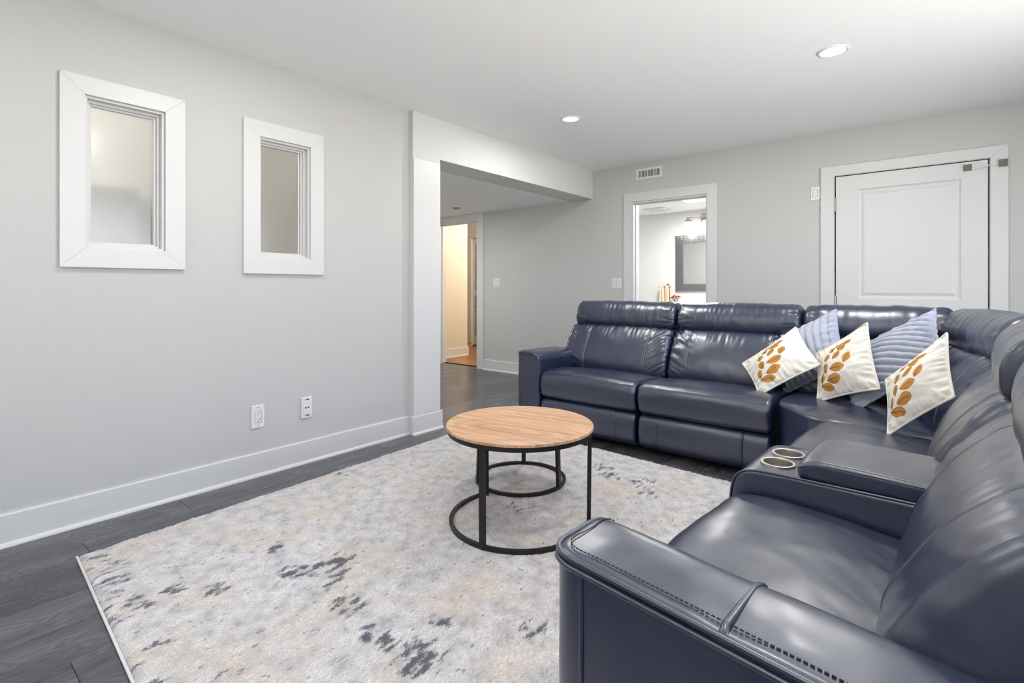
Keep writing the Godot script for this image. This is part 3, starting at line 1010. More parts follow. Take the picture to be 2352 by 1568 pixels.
func windows() -> void:
	# two framed openings in the left wall with frosted panes, onto the stairwell
	var k := 0
	for q in [[-0.489, -0.994, 1.204, 2.097, -0.579, -0.904, 1.296, 2.013], [-1.291, -1.791, 1.191, 2.089, -1.384, -1.701, 1.288, 1.998]]:
		k += 1
		var xf := Transform3D(Basis(Vector3(0, 0, -1), Vector3(0, 1, 0), Vector3(1, 0, 0)), Vector3.ZERO)   # outline x runs along -z
		var o0: float = -q[0]
		var o1: float = -q[1]
		var i0: float = -q[4]
		var i1: float = -q[5]
		var out := [Vector2(o0, q[2]), Vector2(o1, q[2]), Vector2(o1, q[3]), Vector2(o0, q[3])]
		var inn := [Vector2(i0, q[6]), Vector2(i1, q[6]), Vector2(i1, q[7]), Vector2(i0, q[7])]
		# lining and glazing stop
		var li := Tris.new()
		var z0: float = q[5]
		var z1: float = q[4]
		for s in [[0.0, 0.012, -0.125, 0.002], [0.012, 0.024, -0.068, -0.030], [0.024, 0.034, -0.068, -0.046]]:
			var a: float = s[0]
			var b: float = s[1]
			li.box(Vector3(s[2], q[6] + a, z0 + a), Vector3(s[3], q[6] + b, z1 - a), 0.001)
			li.box(Vector3(s[2], q[7] - b, z0 + a), Vector3(s[3], q[7] - a, z1 - a), 0.001)
			li.box(Vector3(s[2], q[6] + b, z0 + a), Vector3(s[3], q[7] - b, z0 + b), 0.001)
			li.box(Vector3(s[2], q[6] + b, z1 - b), Vector3(s[3], q[7] - b, z1 - a), 0.001)
		var o := struct("window_%d" % k, li.mesh(), M.trim, self, ["larger-looking framed frosted window nearest the camera", "framed frosted window nearer the post"][k - 1])
		for s in 4:
			var t := Tris.new()
			var r := (s + 1) % 4
			mitre(t, [out[s], out[r], inn[r], inn[s]], xf, 0.020)
			struct("frame_board", t.mesh(), M.trim, o)
		struct("pane", box_mesh(Vector3(-0.078, q[6] + 0.02, z0 + 0.02), Vector3(-0.070, q[7] - 0.02, z1 - 0.02)), M.frosted, o)
	# the stairwell behind
	wall("wall_stairwell", [[Vector3(-1.32, 0, -2.66), Vector3(-1.2, 3.2, 2.45)], [Vector3(-1.2, 0, 2.33), Vector3(-0.12, 3.2, 2.45)], [Vector3(-1.2, 0, -2.77), Vector3(-0.12, 3.2, -2.66)], [Vector3(-0.25, 2.44, -2.66), Vector3(-0.12, 3.2, 2.45)]], M.wall_light)
	wall("ceiling_stairwell", [[Vector3(-1.32, 3.2, -2.78), Vector3(-0.12, 3.3, 2.45)]], M.ceiling)
	struct("floor_stairwell", box_mesh(Vector3(-1.32, -0.12, -2.66), Vector3(-0.12, 0.0, 2.45)), M.hall_planks[0])
	wall("wall_stairwell_low", [[Vector3(-1.2, 0, -1.04), Vector3(-0.95, 1.75, 0.35)]], paint(Color(0.74, 0.745, 0.755), 0.8, 0.2))
	var t := thing("stairwell_lamp", "round flush lamp on the stairwell ceiling, seen only as glow through the frosted panes", "ceiling light", Vector3(-0.66, 3.2, 1.5))
	obj("base_plate", lathe([Vector2(0.0, 0.0), Vector2(0.13, 0.0), Vector2(0.13, -0.02), Vector2(0.0, -0.02)], 32), M.nickel, t)
	obj("glass_bowl", lathe([Vector2(0.125, -0.02), Vector2(0.12, -0.05), Vector2(0.09, -0.08), Vector2(0.045, -0.095), Vector2(0.0, -0.098)], 32), M.shade_glow, t)
	var l := OmniLight3D.new()
	l.name = "stairwell_light"
	l.light_color = Color(1.0, 0.985, 0.96)
	l.light_energy = 11.0
	l.light_size = 0.1
	l.omni_range = 10.0
	l.omni_attenuation = 2.0
	l.shadow_enabled = true
	l.position = Vector3(0, -0.22, 0)
	t.add_child(l, true)

func door_right() -> void:
	var V := func(a, b, c): return Vector3(a, b, c)
	var x0 := 2.424
	var x1 := 3.374
	var y1 := 2.046
	var zf := -5.122
	var jamb := struct("trim_7", boxes_mesh([[V.call(2.405, 0, -5.26), V.call(2.415, 2.062, -5.118)], [V.call(3.382, 0, -5.26), V.call(3.392, 2.062, -5.118)], [V.call(2.415, 2.052, -5.26), V.call(3.382, 2.062, -5.118)],
		[V.call(2.415, 0, -5.26), V.call(2.43, 2.052, -5.175)], [V.call(3.367, 0, -5.26), V.call(3.382, 2.052, -5.175)]], 0.001), M.trim)
	# leaf: rails and stiles round two sunk panels with sloped mouldings
	var d := struct("door_1", boxes_mesh([
		[V.call(x0, 0.012, zf - 0.04), V.call(2.572, y1, zf)], [V.call(3.227, 0.012, zf - 0.04), V.call(x1, y1, zf)],
		[V.call(2.572, 1.927, zf - 0.04), V.call(3.227, y1, zf)], [V.call(2.572, 0.80, zf - 0.04), V.call(3.227, 1.014, zf)], [V.call(2.572, 0.012, zf - 0.04), V.call(3.227, 0.22, zf)]], 0.0), M.trim, self, "white panelled door at the right of the back wall")
	for p in [[1.014, 1.927], [0.22, 0.80]]:
		var t := Tris.new()
		var r := [[0.0, 0.0], [0.012, -0.010], [0.022, -0.012], [0.030, -0.012], [0.052, -0.003], [0.056, -0.003]]
		for k in r.size() - 1:
			var a0: float = r[k][0]
			var a1: float = r[k + 1][0]
			var d0: float = zf + r[k][1]
			var d1: float = zf + r[k + 1][1]
			var A := [V.call(2.572 + a0, p[0] + a0, d0), V.call(3.227 - a0, p[0] + a0, d0), V.call(3.227 - a0, p[1] - a0, d0), V.call(2.572 + a0, p[1] - a0, d0)]
			var B := [V.call(2.572 + a1, p[0] + a1, d1), V.call(3.227 - a1, p[0] + a1, d1), V.call(3.227 - a1, p[1] - a1, d1), V.call(2.572 + a1, p[1] - a1, d1)]
			for i in 4:
				var j := (i + 1) % 4
				t.quad(A[i], B[i], B[j], A[j])
		t.quad(V.call(2.628, p[0] + 0.056, zf - 0.003), V.call(2.628, p[1] - 0.056, zf - 0.003), V.call(3.171, p[1] - 0.056, zf - 0.003), V.call(3.171, p[0] + 0.056, zf - 0.003))
		t.quad(V.call(2.572, p[0], zf - 0.038), V.call(3.227, p[0], zf - 0.038), V.call(3.227, p[1], zf - 0.038), V.call(2.572, p[1], zf - 0.038))
		struct("raised_panel", t.mesh(), M.trim, d)
	for y in [1.81, 0.985, 0.22]:
		var h := Tris.new()
		h.box(V.call(2.413, y - 0.055, zf - 0.004), V.call(2.433, y + 0.055, zf + 0.0015), 0.0005)
		add_tube(h, PackedVector3Array([V.call(2.4195, y - 0.056, zf + 0.005), V.call(2.4195, y + 0.056, zf + 0.005)]), 0.0055, 10)
		struct("hinge", h.mesh(40), M.nickel, d)
	# child lock: two grey pads joined by a thin clear bar
	var g := thing("door_lock", "child safety lock, two grey pads joined by a white strap at the door's top right", "child lock", V.call(3.358, 2.0, zf))
	obj("pad", box_mesh(V.call(-0.119, -0.022, 0.0), V.call(-0.073, 0.024, 0.020), 0.004), M.grey_pad, g)
	obj("pad", box_mesh(V.call(0.071, -0.020, 0.020), V.call(0.119, 0.030, 0.042), 0.004), M.grey_pad, g)
	obj("pad_cover", box_mesh(V.call(-0.122, -0.026, 0.0), V.call(-0.070, 0.028, 0.008), 0.003), M.white_plastic, g)
	obj("pad_cover", box_mesh(V.call(0.068, -0.024, 0.020), V.call(0.122, 0.034, 0.026), 0.003), M.white_plastic, g)
	obj("strap", tube(PackedVector3Array([V.call(-0.075, -0.012, 0.014), V.call(0.0, -0.004, 0.026), V.call(0.073, 0.004, 0.030)]), 0.004), M.white_plastic, g)

func plate_box(t: Tris, w: float, h: float, th: float) -> void:
	t.box(Vector3(-w / 2, -h / 2, 0), Vector3(w / 2, h / 2, th), 0.003)

func switch_plate(gangs: int, label: String, at: Vector3) -> void:
	var o := thing("light_switch", label, "light switch", at)
	var w := 0.072 + 0.046 * (gangs - 1)
	var t := Tris.new()
	plate_box(t, w, 0.117, 0.007)
	obj("plate", t.mesh(), M.white_plastic, o)
	for k in gangs:
		var x := (k - (gangs - 1) / 2.0) * 0.046
		obj("surround", boxes_mesh([[Vector3(x - 0.0185, -0.035, 0.0065), Vector3(x + 0.0185, 0.035, 0.0074)]]), M.grey_pad, o)
		var b := Basis.from_euler(Vector3(deg_to_rad(3.5), 0, 0))
		obj("rocker", box_mesh(Vector3(-0.0165, -0.033, -0.002), Vector3(0.0165, 0.033, 0.004), 0.0015), M.white_plastic, o, Transform3D(b, Vector3(x, 0, 0.008)))
		for s in [-1, 1]:
			obj("screw", box_mesh(Vector3(x - 0.002, s * 0.048 - 0.002, 0.006), Vector3(x + 0.002, s * 0.048 + 0.002, 0.0078), 0.0005), M.grey_pad, o)

func wall_fittings() -> void:
	var V := func(a, b, c): return Vector3(a, b, c)
	var zb := -5.12
	switch_plate(2, "white double light switch on the wall right of the hall opening", V.call(-1.407, 1.169, zb))
	switch_plate(2, "white double light switch beside the left casing of the bathroom doorway", V.call(0.357, 1.152, zb))
	switch_plate(1, "white single light switch, high beside the right door's casing", V.call(2.272, 1.926, zb))
	# heating register
	var r := thing("air_vent", "white metal air vent with vertical slats high on the back wall", "vent", V.call(0.737, 2.320, zb))
	obj("frame", boxes_mesh([[V.call(-0.150, -0.056, 0), V.call(-0.124, 0.056, 0.008)], [V.call(0.124, -0.056, 0), V.call(0.150, 0.056, 0.008)], [V.call(-0.124, -0.056, 0), V.call(0.124, -0.034, 0.008)], [V.call(-0.124, 0.034, 0), V.call(0.124, 0.056, 0.008)]], 0.002), M.white_plastic, r)
	obj("duct", box_mesh(V.call(-0.124, -0.034, 0.0002), V.call(0.124, 0.034, 0.001)), M.slot_dark, r)
	var slat := box_mesh(V.call(-0.0035, -0.034, 0.001), V.call(0.0035, 0.034, 0.0075), 0.001)
	for k in 15:
		obj("slat", slat, M.white_plastic, r, Transform3D(Basis(), V.call(-0.118 + 0.236 * k / 14.0, 0, 0)))
	for s in [-1, 1]:
		obj("screw", lathe([Vector2(0, 0.0015), Vector2(0.004, 0.001), Vector2(0.004, 0)], 10), M.grey_pad, r, Transform3D(Basis.from_euler(Vector3(PI / 2, 0, 0)), V.call(s * 0.137, 0, 0.008)))
	# power outlet and cable plate low on the left wall
	var turn := PI / 2
	var a := thing("power_outlet", "white power outlet with two sockets low on the left wall", "outlet", V.call(0, 0.3505, -1.3775), turn)
	var t := Tris.new()
	plate_box(t, 0.076, 0.134, 0.007)
	obj("plate", t.mesh(), M.white_plastic, a)
	obj("socket_gap", box_mesh(V.call(-0.0185, -0.0365, 0.006), V.call(0.0195, 0.0365, 0.0073)), M.grey_pad, a)
	obj("socket_face", box_mesh(V.call(-0.017, -0.035, 0.006), V.call(0.0165, 0.035, 0.0095), 0.001), M.white_plastic, a)
	for s in [-1, 1]:
		obj("slot", box_mesh(V.call(-0.009, s * 0.019 + 0.001, 0.009), V.call(-0.007, s * 0.019 + 0.009, 0.0098)), M.slot_dark, a)
		obj("slot", box_mesh(V.call(0.006, s * 0.019 + 0.000, 0.009), V.call(0.0085, s * 0.019 + 0.010, 0.0098)), M.slot_dark, a)
		obj("slot", lathe([Vector2(0, 0.0008), Vector2(0.0028, 0.0008), Vector2(0.0028, 0)], 10), M.slot_dark, a, Transform3D(Basis.from_euler(Vector3(PI / 2, 0, 0)), V.call(-0.001, s * 0.019 - 0.007, 0.0092)))
		obj("screw", lathe([Vector2(0, 0.0015), Vector2(0.003, 0.001), Vector2(0.003, 0)], 10), M.grey_pad, a, Transform3D(Basis.from_euler(Vector3(PI / 2, 0, 0)), V.call(0, s * 0.052, 0.007)))
	var b := thing("cable_plate", "white low-voltage cable plate with dark ports low on the left wall, nearest the post", "outlet", V.call(0, 0.350, -1.679), turn)
	obj("box_back", box_mesh(V.call(-0.036, -0.066, 0), V.call(0.036, 0.066, 0.012), 0.003), M.white_plastic, b)
	obj("plate", box_mesh(V.call(-0.026, -0.045, 0.012), V.call(0.026, 0.048, 0.0145), 0.001), M.white_plastic, b)
	for q in [[-0.009, 0.0], [0.009, 0.001], [0.004, 0.051], [0.004, -0.047]]:
		obj("port", box_mesh(V.call(q[0] - 0.005, q[1] - 0.004, 0.012), V.call(q[0] + 0.005, q[1] + 0.004, 0.0152)), M.slot_dark, b)
	for y in [0.050, -0.049]:
		obj("clip_slot", box_mesh(V.call(-0.022, y - 0.0012, 0.012), V.call(0.022, y + 0.0012, 0.0128)), M.grey_pad, b)
	# smoke alarm on the low ceiling
	var sa := thing("smoke_alarm", "small round smoke alarm on the low ceiling before the hall opening", "smoke detector", V.call(-1.55, 2.12, -4.52))
	obj("base", lathe([Vector2(0, 0), Vector2(0.052, 0), Vector2(0.052, -0.012), Vector2(0.0, -0.012)], 28), M.white_plastic, sa)
	obj("cover", lathe([Vector2(0.048, -0.012), Vector2(0.045, -0.026), Vector2(0.030, -0.034), Vector2(0, -0.036)], 28), paint(Color(0.62, 0.58, 0.52), 0.5), sa)

# ------------------------------------------------------------------ rug
const RUG_AT := Vector3(0.365, 0.0, -0.49)
const RUG_U := Vector3(0.9984, 0, 0.0558)
const RUG_V := Vector3(-0.050, 0, -0.9987)
const RUG_W := 2.50
const RUG_L := 2.66

func noise_bytes(w: int, h: int, freq: float, oct: int, sd: int, out_w: int, out_h: int) -> PackedByteArray:
	var n := FastNoiseLite.new()
	n.noise_type = FastNoiseLite.TYPE_SIMPLEX_SMOOTH
	n.frequency = freq
	n.fractal_octaves = oct
	n.seed = sd
	var im := n.get_image(w, h, false, false, false)
	im.convert(Image.FORMAT_L8)
	if out_w != w or out_h != h: im.resize(out_w, out_h, Image.INTERPOLATE_CUBIC)
	return im.get_data()

func rug_texture() -> ImageTexture:
	var S := 1600
	var beige := noise_bytes(S, S, 0.0042, 5, 2, S, S)
	var mott := noise_bytes(S, S, 0.017, 6, 8, S, S)
	var streak := noise_bytes(S, S / 2, 0.11, 3, 14, S, S)
	var rag := noise_bytes(S, S / 2, 0.04, 5, 29, S, S)
	var fine := noise_bytes(S, S, 0.28, 2, 31, S, S)
	# dark woven marks: (x, z, radius, strength) on the floor
	var marks := [
		[0.988, -1.106, 0.035, 0.75], [1.02, -1.09, 0.025, 0.7], [1.219, -1.064, 0.045, 0.75], [1.285, -1.099, 0.04, 0.75], [1.275, -1.173, 0.035, 0.75], [1.302, -1.246, 0.05, 0.8], [1.36, -1.23, 0.045, 0.75], [1.402, -1.19, 0.035, 0.6], [1.25, -1.12, 0.03, 0.7], [1.42, -1.13, 0.03, 0.55],
		[1.587, -1.147, 0.045, 0.7], [1.54, -1.125, 0.035, 0.65], [1.60, -1.11, 0.03, 0.6], [1.73, -1.137, 0.03, 0.6], [1.76, -1.10, 0.025, 0.5], [1.809, -1.144, 0.035, 0.65], [1.856, -1.14, 0.035, 0.65], [1.975, -1.171, 0.06, 0.9], [1.96, -1.15, 0.05, 0.8], [1.917, -1.177, 0.035, 0.65],
		[0.972, -0.712, 0.036, 0.8], [1.098, -0.83, 0.036, 0.75], [0.707, -0.544, 0.08, 0.42], [0.937, -0.528, 0.09, 0.45], [0.80, -0.53, 0.07, 0.36], [0.977, -0.60, 0.07, 0.38], [0.569, -0.548, 0.07, 0.40], [0.44, -0.56, 0.05, 0.42], [0.62, -0.56, 0.06, 0.38], [1.319, -0.52, 0.05, 0.40], [1.42, -0.56, 0.04, 0.38],
		[1.927, -1.315, 0.05, 0.40], [2.027, -1.048, 0.05, 0.35], [1.64, -2.134, 0.06, 0.42], [1.70, -2.18, 0.05, 0.36], [1.772, -2.915, 0.07, 0.42], [1.856, -2.847, 0.07, 0.45], [2.047, -2.876, 0.08, 0.45], [2.127, -2.783, 0.07, 0.45], [0.402, -1.284, 0.04, 0.40], [0.37, -0.95, 0.05, 0.42], [0.524, -1.746, 0.05, 0.40], [0.48, -1.70, 0.04, 0.35], [2.2, -1.5, 0.06, 0.4], [1.55, -0.75, 0.05, 0.3], [1.25, -0.62, 0.04, 0.3]]
	var field := PackedFloat32Array()
	field.resize(S * S)
	for m in marks:
		var d := Vector3(m[0], 0, m[1]) - RUG_AT
		var cu := d.dot(RUG_U) / RUG_W * S
		var cv := d.dot(RUG_V) / RUG_L * S
		var r: float = m[2] / 2.58 * S
		var reach := int(r * 2.2)
		for y in range(maxi(0, int(cv) - reach), mini(S, int(cv) + reach)):
			for x in range(maxi(0, int(cu) - reach), mini(S, int(cu) + reach)):
				var q := (Vector2(x - cu, y - cv)).length_squared() / (r * r)
				field[y * S + x] = maxf(field[y * S + x], m[3] * exp(-q * 0.9))
	var out := PackedByteArray()
	out.resize(S * S * 3)
	for i in S * S:
		var m := mott[i] / 255.0
		var s := streak[i] / 255.0
		var f := fine[i] / 255.0
		var b := clampf((beige[i] / 255.0 - 0.46) * 3.2 + (f - 0.5) * 1.3 + (s - 0.5) * 0.8, 0.0, 1.0)
		var g := clampf((0.53 - m) * 3.2 + (f - 0.5) * 0.9, 0.0, 1.0) * clampf((s - 0.30) * 3.0, 0.0, 1.0) * (1.0 - 0.5 * b)
		var r := lerpf(0.80, 0.80, b)
		var gg := lerpf(0.792, 0.764, b)
		var bl := lerpf(0.803, 0.734, b)
		r = lerpf(r, 0.60, g)
		gg = lerpf(gg, 0.60, g)
		bl = lerpf(bl, 0.61, g)
		var w := clampf((m - 0.60) * 4.0, 0.0, 1.0) * 0.05
		var fl := 0.78 + 0.38 * f + 0.20 * (s - 0.5) + w
		r *= fl; gg *= fl; bl *= fl
		var k := field[i]
		if k > 0.02:
			var t := clampf((k + (rag[i] / 255.0 - 0.5) * 1.7 + (f - 0.5) * 0.8 - 0.40) * 4.0, 0.0, 1.0) * clampf(k * 6.0, 0.0, 1.0)
			r = lerpf(r, 0.33, t * 0.92)
			gg = lerpf(gg, 0.335, t * 0.92)
			bl = lerpf(bl, 0.38, t * 0.92)
		elif rag[i] > 184 and s < 0.47:
			r *= 0.76; gg *= 0.76; bl *= 0.78
		out[i * 3] = int(clampf(r, 0, 1) * 255)
		out[i * 3 + 1] = int(clampf(gg, 0, 1) * 255)
		out[i * 3 + 2] = int(clampf(bl, 0, 1) * 255)
	return ImageTexture.create_from_image(Image.create_from_data(S, S, false, Image.FORMAT_RGB8, out))

func rug() -> void:
	var m := paint(Color(1, 1, 1), 0.97, 0.15)
	m.albedo_texture = rug_texture()
	m.rim_enabled = true
	m.rim = 0.3
	var n := 300
	var v := PackedVector3Array()
	var uv := PackedVector2Array()
	var idx := PackedInt32Array()
	for j in n + 1:
		for i in n + 1:
			var u := float(i) / n
			var w := float(j) / n
			var edge := minf(minf(i, n - i), minf(j, n - j))
			var h := 0.009 + 0.0045 * hash01(i, j) + 0.002 * lumps.get_noise_2d(u * 18.0, w * 18.0)
			if edge == 0: h = 0.001
			elif edge == 1: h *= 0.75
			var p := RUG_U * (u * RUG_W) + RUG_V * (w * RUG_L)
			if i <= 2: p += RUG_U * (0.006 * (hash01(j, 3) - 0.5) + 0.012 * lumps.get_noise_1d(w * 9.0))
			if j >= n - 2: p += RUG_V * 0.008 * (hash01(i, 5) - 0.5)
			p += RUG_U * 0.004 * (hash01(i, j + 900) - 0.5) + RUG_V * 0.004 * (hash01(i + 700, j) - 0.5)
			v.append(p + Vector3(0, h, 0))
			uv.append(Vector2(u, w))
	for j in n:
		for i in n:
			var a := j * (n + 1) + i
			idx.append_array([a, a + n + 1, a + 1, a + 1, a + n + 1, a + n + 2])
	var mesh := smooth_mesh(v, idx, uv, false)
	# facing check: an upward skin
	var o := thing("area_rug", "large pale grey and beige abstract rug with dark flecks under the round tables", "rug", RUG_AT)
	obj("pile", mesh, m, o)
	var path := PackedVector3Array()
	for i in 40: path.append(RUG_U * (RUG_W * i / 39.0) - RUG_V * 0.003 + Vector3(0, 0.005, 0))
	obj("binding", tube(path, 0.0045, 6), M.binding, o)

# ------------------------------------------------------------------ tables
func disc_board(r: float, lo: float, hi: float, y0: float, y1: float) -> ArrayMesh:
	# the slice lo < b < hi of a disc; the grain runs along x
	var pts := PackedVector2Array()
	var n := 96
	for i in n: pts.append(Vector2(cos(TAU * i / n), sin(TAU * i / n)) * r)
	var clip := PackedVector2Array([Vector2(-2, lo), Vector2(2, lo), Vector2(2, hi), Vector2(-2, hi)])
	var poly: PackedVector2Array = Geometry2D.intersect_polygons(pts, clip)[0]
	var c := Vector2.ZERO
	for p in poly: c += p / poly.size()
	var t := Tris.new()
	var e := 0.0015
	var U := func(p: Vector2) -> Vector2: return Vector2(p.y / 0.8 + 0.5, p.x / 0.9 + 0.5)
	for i in poly.size():
		var a := poly[i]
		var b := poly[(i + 1) % poly.size()]
		var ai := a + (c - a).normalized() * e
		var bi := b + (c - b).normalized() * e
		t.quad(Vector3(a.x, y0, a.y), Vector3(b.x, y0, b.y), Vector3(b.x, y1 - e, b.y), Vector3(a.x, y1 - e, a.y), U.call(a), U.call(b), U.call(b) + Vector2(0, 0.01), U.call(a) + Vector2(0, 0.01))
		t.quad(Vector3(a.x, y1 - e, a.y), Vector3(b.x, y1 - e, b.y), Vector3(bi.x, y1, bi.y), Vector3(ai.x, y1, ai.y), U.call(a), U.call(b), U.call(bi), U.call(ai))
		t.tri(Vector3(ai.x, y1, ai.y), Vector3(bi.x, y1, bi.y), Vector3(c.x, y1, c.y), U.call(ai), U.call(bi), U.call(c))
		t.tri(Vector3(a.x, y0, a.y), Vector3(c.x, y0, c.y), Vector3(b.x, y0, b.y), U.call(a), U.call(c), U.call(b))
	t.outward(0)
	return t.mesh(30)

func round_table(at: Vector3, r: float, rb: float, h: float, label: String, legs: Array, arc: Array, turn: float, seams: Array, called := "coffee_table") -> void:
	var o := thing(called, label, "coffee table", at)
	var grain := Basis(Vector3.UP, turn)
	for k in seams.size() - 1:
		obj("tabletop_board", disc_board(r, seams[k] + (0.0006 if k > 0 else 0.0), seams[k + 1] - (0.0006 if k + 2 < seams.size() else 0.0), h - 0.012, h), M.table_wood, o, Transform3D(grain, Vector3.ZERO))
	var ro := r - 0.006
	obj("rim", lathe([Vector2(ro - 0.020, h - 0.012), Vector2(ro, h - 0.012), Vector2(ro, h - 0.034), Vector2(ro - 0.003, h - 0.034), Vector2(ro - 0.003, h - 0.015), Vector2(ro - 0.020, h - 0.015), Vector2(ro - 0.020, h - 0.012)], 96), M.black_metal, o)
	var floor_y := 0.012
	for a in legs:
		var d := Vector3(cos(deg_to_rad(a)), 0, sin(deg_to_rad(a)))
		var s := Vector3(-d.z, 0, d.x)
		var t := Tris.new()
		var bot := d * rb
		var top := d * (ro - 0.012)
		var hw := 0.0125
		var q := []
		for e in [[bot, floor_y], [top, h - 0.016]]:
			for k in [[-1, -1], [1, -1], [1, 1], [-1, 1]]:
				q.append(e[0] + Vector3(0, e[1], 0) + s * hw * k[0] + d * 0.009 * k[1])
		for k in 4:
			var l := (k + 1) % 4
			t.quad(q[k], q[l], q[4 + l], q[4 + k])
		t.quad(q[0], q[3], q[2], q[1])
		t.quad(q[4], q[5], q[6], q[7])
		t.outward(0)
		obj("leg", t.mesh(), M.black_metal, o)
		obj("bracket", box_mesh(Vector3(-0.014, -0.006, -0.014), Vector3(0.014, 0.0, 0.014), 0.002), M.black_metal, o, Transform3D(Basis(Vector3.UP, -deg_to_rad(a)), d * (ro - 0.045) + Vector3(0, h - 0.013, 0)))
	var path := PackedVector3Array()
	var n := 72
	var whole: bool = absf(arc[1] - arc[0]) >= 359.0
	for i in (n if whole else n + 1):
		var a := deg_to_rad(lerpf(arc[0], arc[1], float(i) / n))
		path.append(Vector3(cos(a) * rb, floor_y + 0.009, sin(a) * rb))
	var bt := Tris.new()
	add_tube(bt, path, 0.0115, 4, whole)
	obj("base_ring", bt.mesh(), M.black_metal, o)

func tables() -> void:
	round_table(Vector3(1.556, 0, -1.905), 0.347, 0.325, 0.467, "taller round coffee table with a wooden top and open black base ring", [-34.0, 80.0, 198.0], [-34.0, 198.0], deg_to_rad(8.0), [-1.0, -0.13, 0.062, 1.0])
	round_table(Vector3(1.245, 0, -2.30), 0.258, 0.25, 0.372, "smaller round nesting table with full black base ring, tucked under the taller one", [-5.0, 124.0, 236.0], [0.0, 360.0], deg_to_rad(8.0), [-1.0, 0.05, 1.0], "nesting_table")

# ------------------------------------------------------------------ sofa
func bump(d: float, w: float) -> float:
	return exp(-(d * d) / (w * w))

func seam_relief(x: float, seams: Array) -> float:
	var s := 0.0
	for q in seams:
		var d: float = x - q
		if absf(d) < 0.02: s += 0.0022 * bump(d, 0.0045) - 0.0032 * bump(d - 0.0075, 0.0020) - 0.0018 * bump(d + 0.0072, 0.0022)
	return s

func seat_cushion(x0: float, x1: float, front := 0.0) -> ArrayMesh:
	var prof := spline([Vector2(-0.07 + front, 0.265), Vector2(-0.022 + front, 0.285), Vector2(-0.006 + front, 0.325), Vector2(0.0 + front, 0.38), Vector2(-0.006 + front, 0.425), Vector2(-0.032 + front, 0.458), Vector2(-0.09, 0.474), Vector2(-0.20, 0.476), Vector2(-0.34, 0.466), Vector2(-0.46, 0.452), Vector2(-0.56, 0.442), Vector2(-0.60, 0.40), Vector2(-0.58, 0.27), Vector2(-0.35, 0.262)], 0.012)
	var c := (x0 + x1) / 2
	var w := (x1 - x0) / 2
	return loft(prof, stations(x0, x1, 0.014), 0.030, func(x, z, y, n):
		var u: float = (x - c) / w
		var d := 0.0
		if n.y > 0.2: d += 0.012 * (1.0 - u * u) - 0.004
		else: d += 0.006 * (1.0 - u * u)
		d += 0.0030 * lumps.get_noise_3d(x * 6.0, z * 6.0, y * 6.0 + x0)
		d += 0.0012 * creases.get_noise_2d(x * 30.0 + z * 18.0, z * 7.0) * smoothstep(-0.30, -0.52, z)
		d -= 0.0022 * bump(z - (-0.030 + front), 0.004) * smoothstep(0.43, 0.45, y)
		return d, 0.004)

func foot_panel(x0: float, x1: float, seams: Array) -> ArrayMesh:
	var prof := spline([Vector2(-0.06, 0.05), Vector2(-0.024, 0.058), Vector2(-0.008, 0.085), Vector2(-0.001, 0.145), Vector2(-0.006, 0.205), Vector2(-0.020, 0.245), Vector2(-0.048, 0.262), Vector2(-0.09, 0.262), Vector2(-0.09, 0.05)], 0.010)
	var c := (x0 + x1) / 2
	var w := (x1 - x0) / 2
	return loft(prof, stations(x0, x1, 0.016, seams), 0.022, func(x, z, y, n):
		var u: float = (x - c) / w
		return 0.006 * (1.0 - u * u) + 0.0025 * lumps.get_noise_3d(x * 7.0, y * 7.0, 3.0 + x0) + seam_relief(x, seams), 0.002)

func back_cushion(x0: float, x1: float, seams: Array, sd: float) -> ArrayMesh:
	var prof := spline([Vector2(-0.53, 0.40), Vector2(-0.487, 0.435), Vector2(-0.474, 0.50), Vector2(-0.494, 0.575), Vector2(-0.540, 0.665), Vector2(-0.596, 0.742), Vector2(-0.645, 0.785), Vector2(-0.70, 0.800), Vector2(-0.77, 0.790), Vector2(-0.77, 0.60), Vector2(-0.72, 0.42), Vector2(-0.62, 0.385)], 0.010)
	var c := (x0 + x1) / 2
	var w := (x1 - x0) / 2
	return loft(prof, stations(x0, x1, 0.010, seams), 0.045, func(x, z, y, n):
		var u: float = (x - c) / w
		var side := smoothstep(0.45, 0.95, absf(u))
		var d: float = 0.012 * (1.0 - u * u)
		d += 0.006 * lumps.get_noise_3d(x * 4.5 + sd, y * 4.5, sd)
		if n.x > 0.0 or n.y > 0.3:
			var s := signf(u)
			var fold: float = (y * 0.95 - s * x * 0.55)
			d += (0.0085 if sd < 4.5 else 0.004) * creases.get_noise_2d(fold * (30.0 if sd < 4.5 else 14.0) + sd * 3.0, (y * 0.5 + s * x) * 4.0) * side * smoothstep(0.44, 0.52, y)
			d += (0.0028 if sd < 3.5 else 0.0020) * creases.get_noise_2d(x * (42.0 if sd < 3.5 else 26.0) + sd, y * 6.0) * smoothstep(0.66, 0.78, y)
			d += (0.0018 if sd < 4.5 else 0.0) * creases.get_noise_2d(fold * 60.0, x * 8.0 + sd) * side
		return d + seam_relief(x, seams), 0.012)

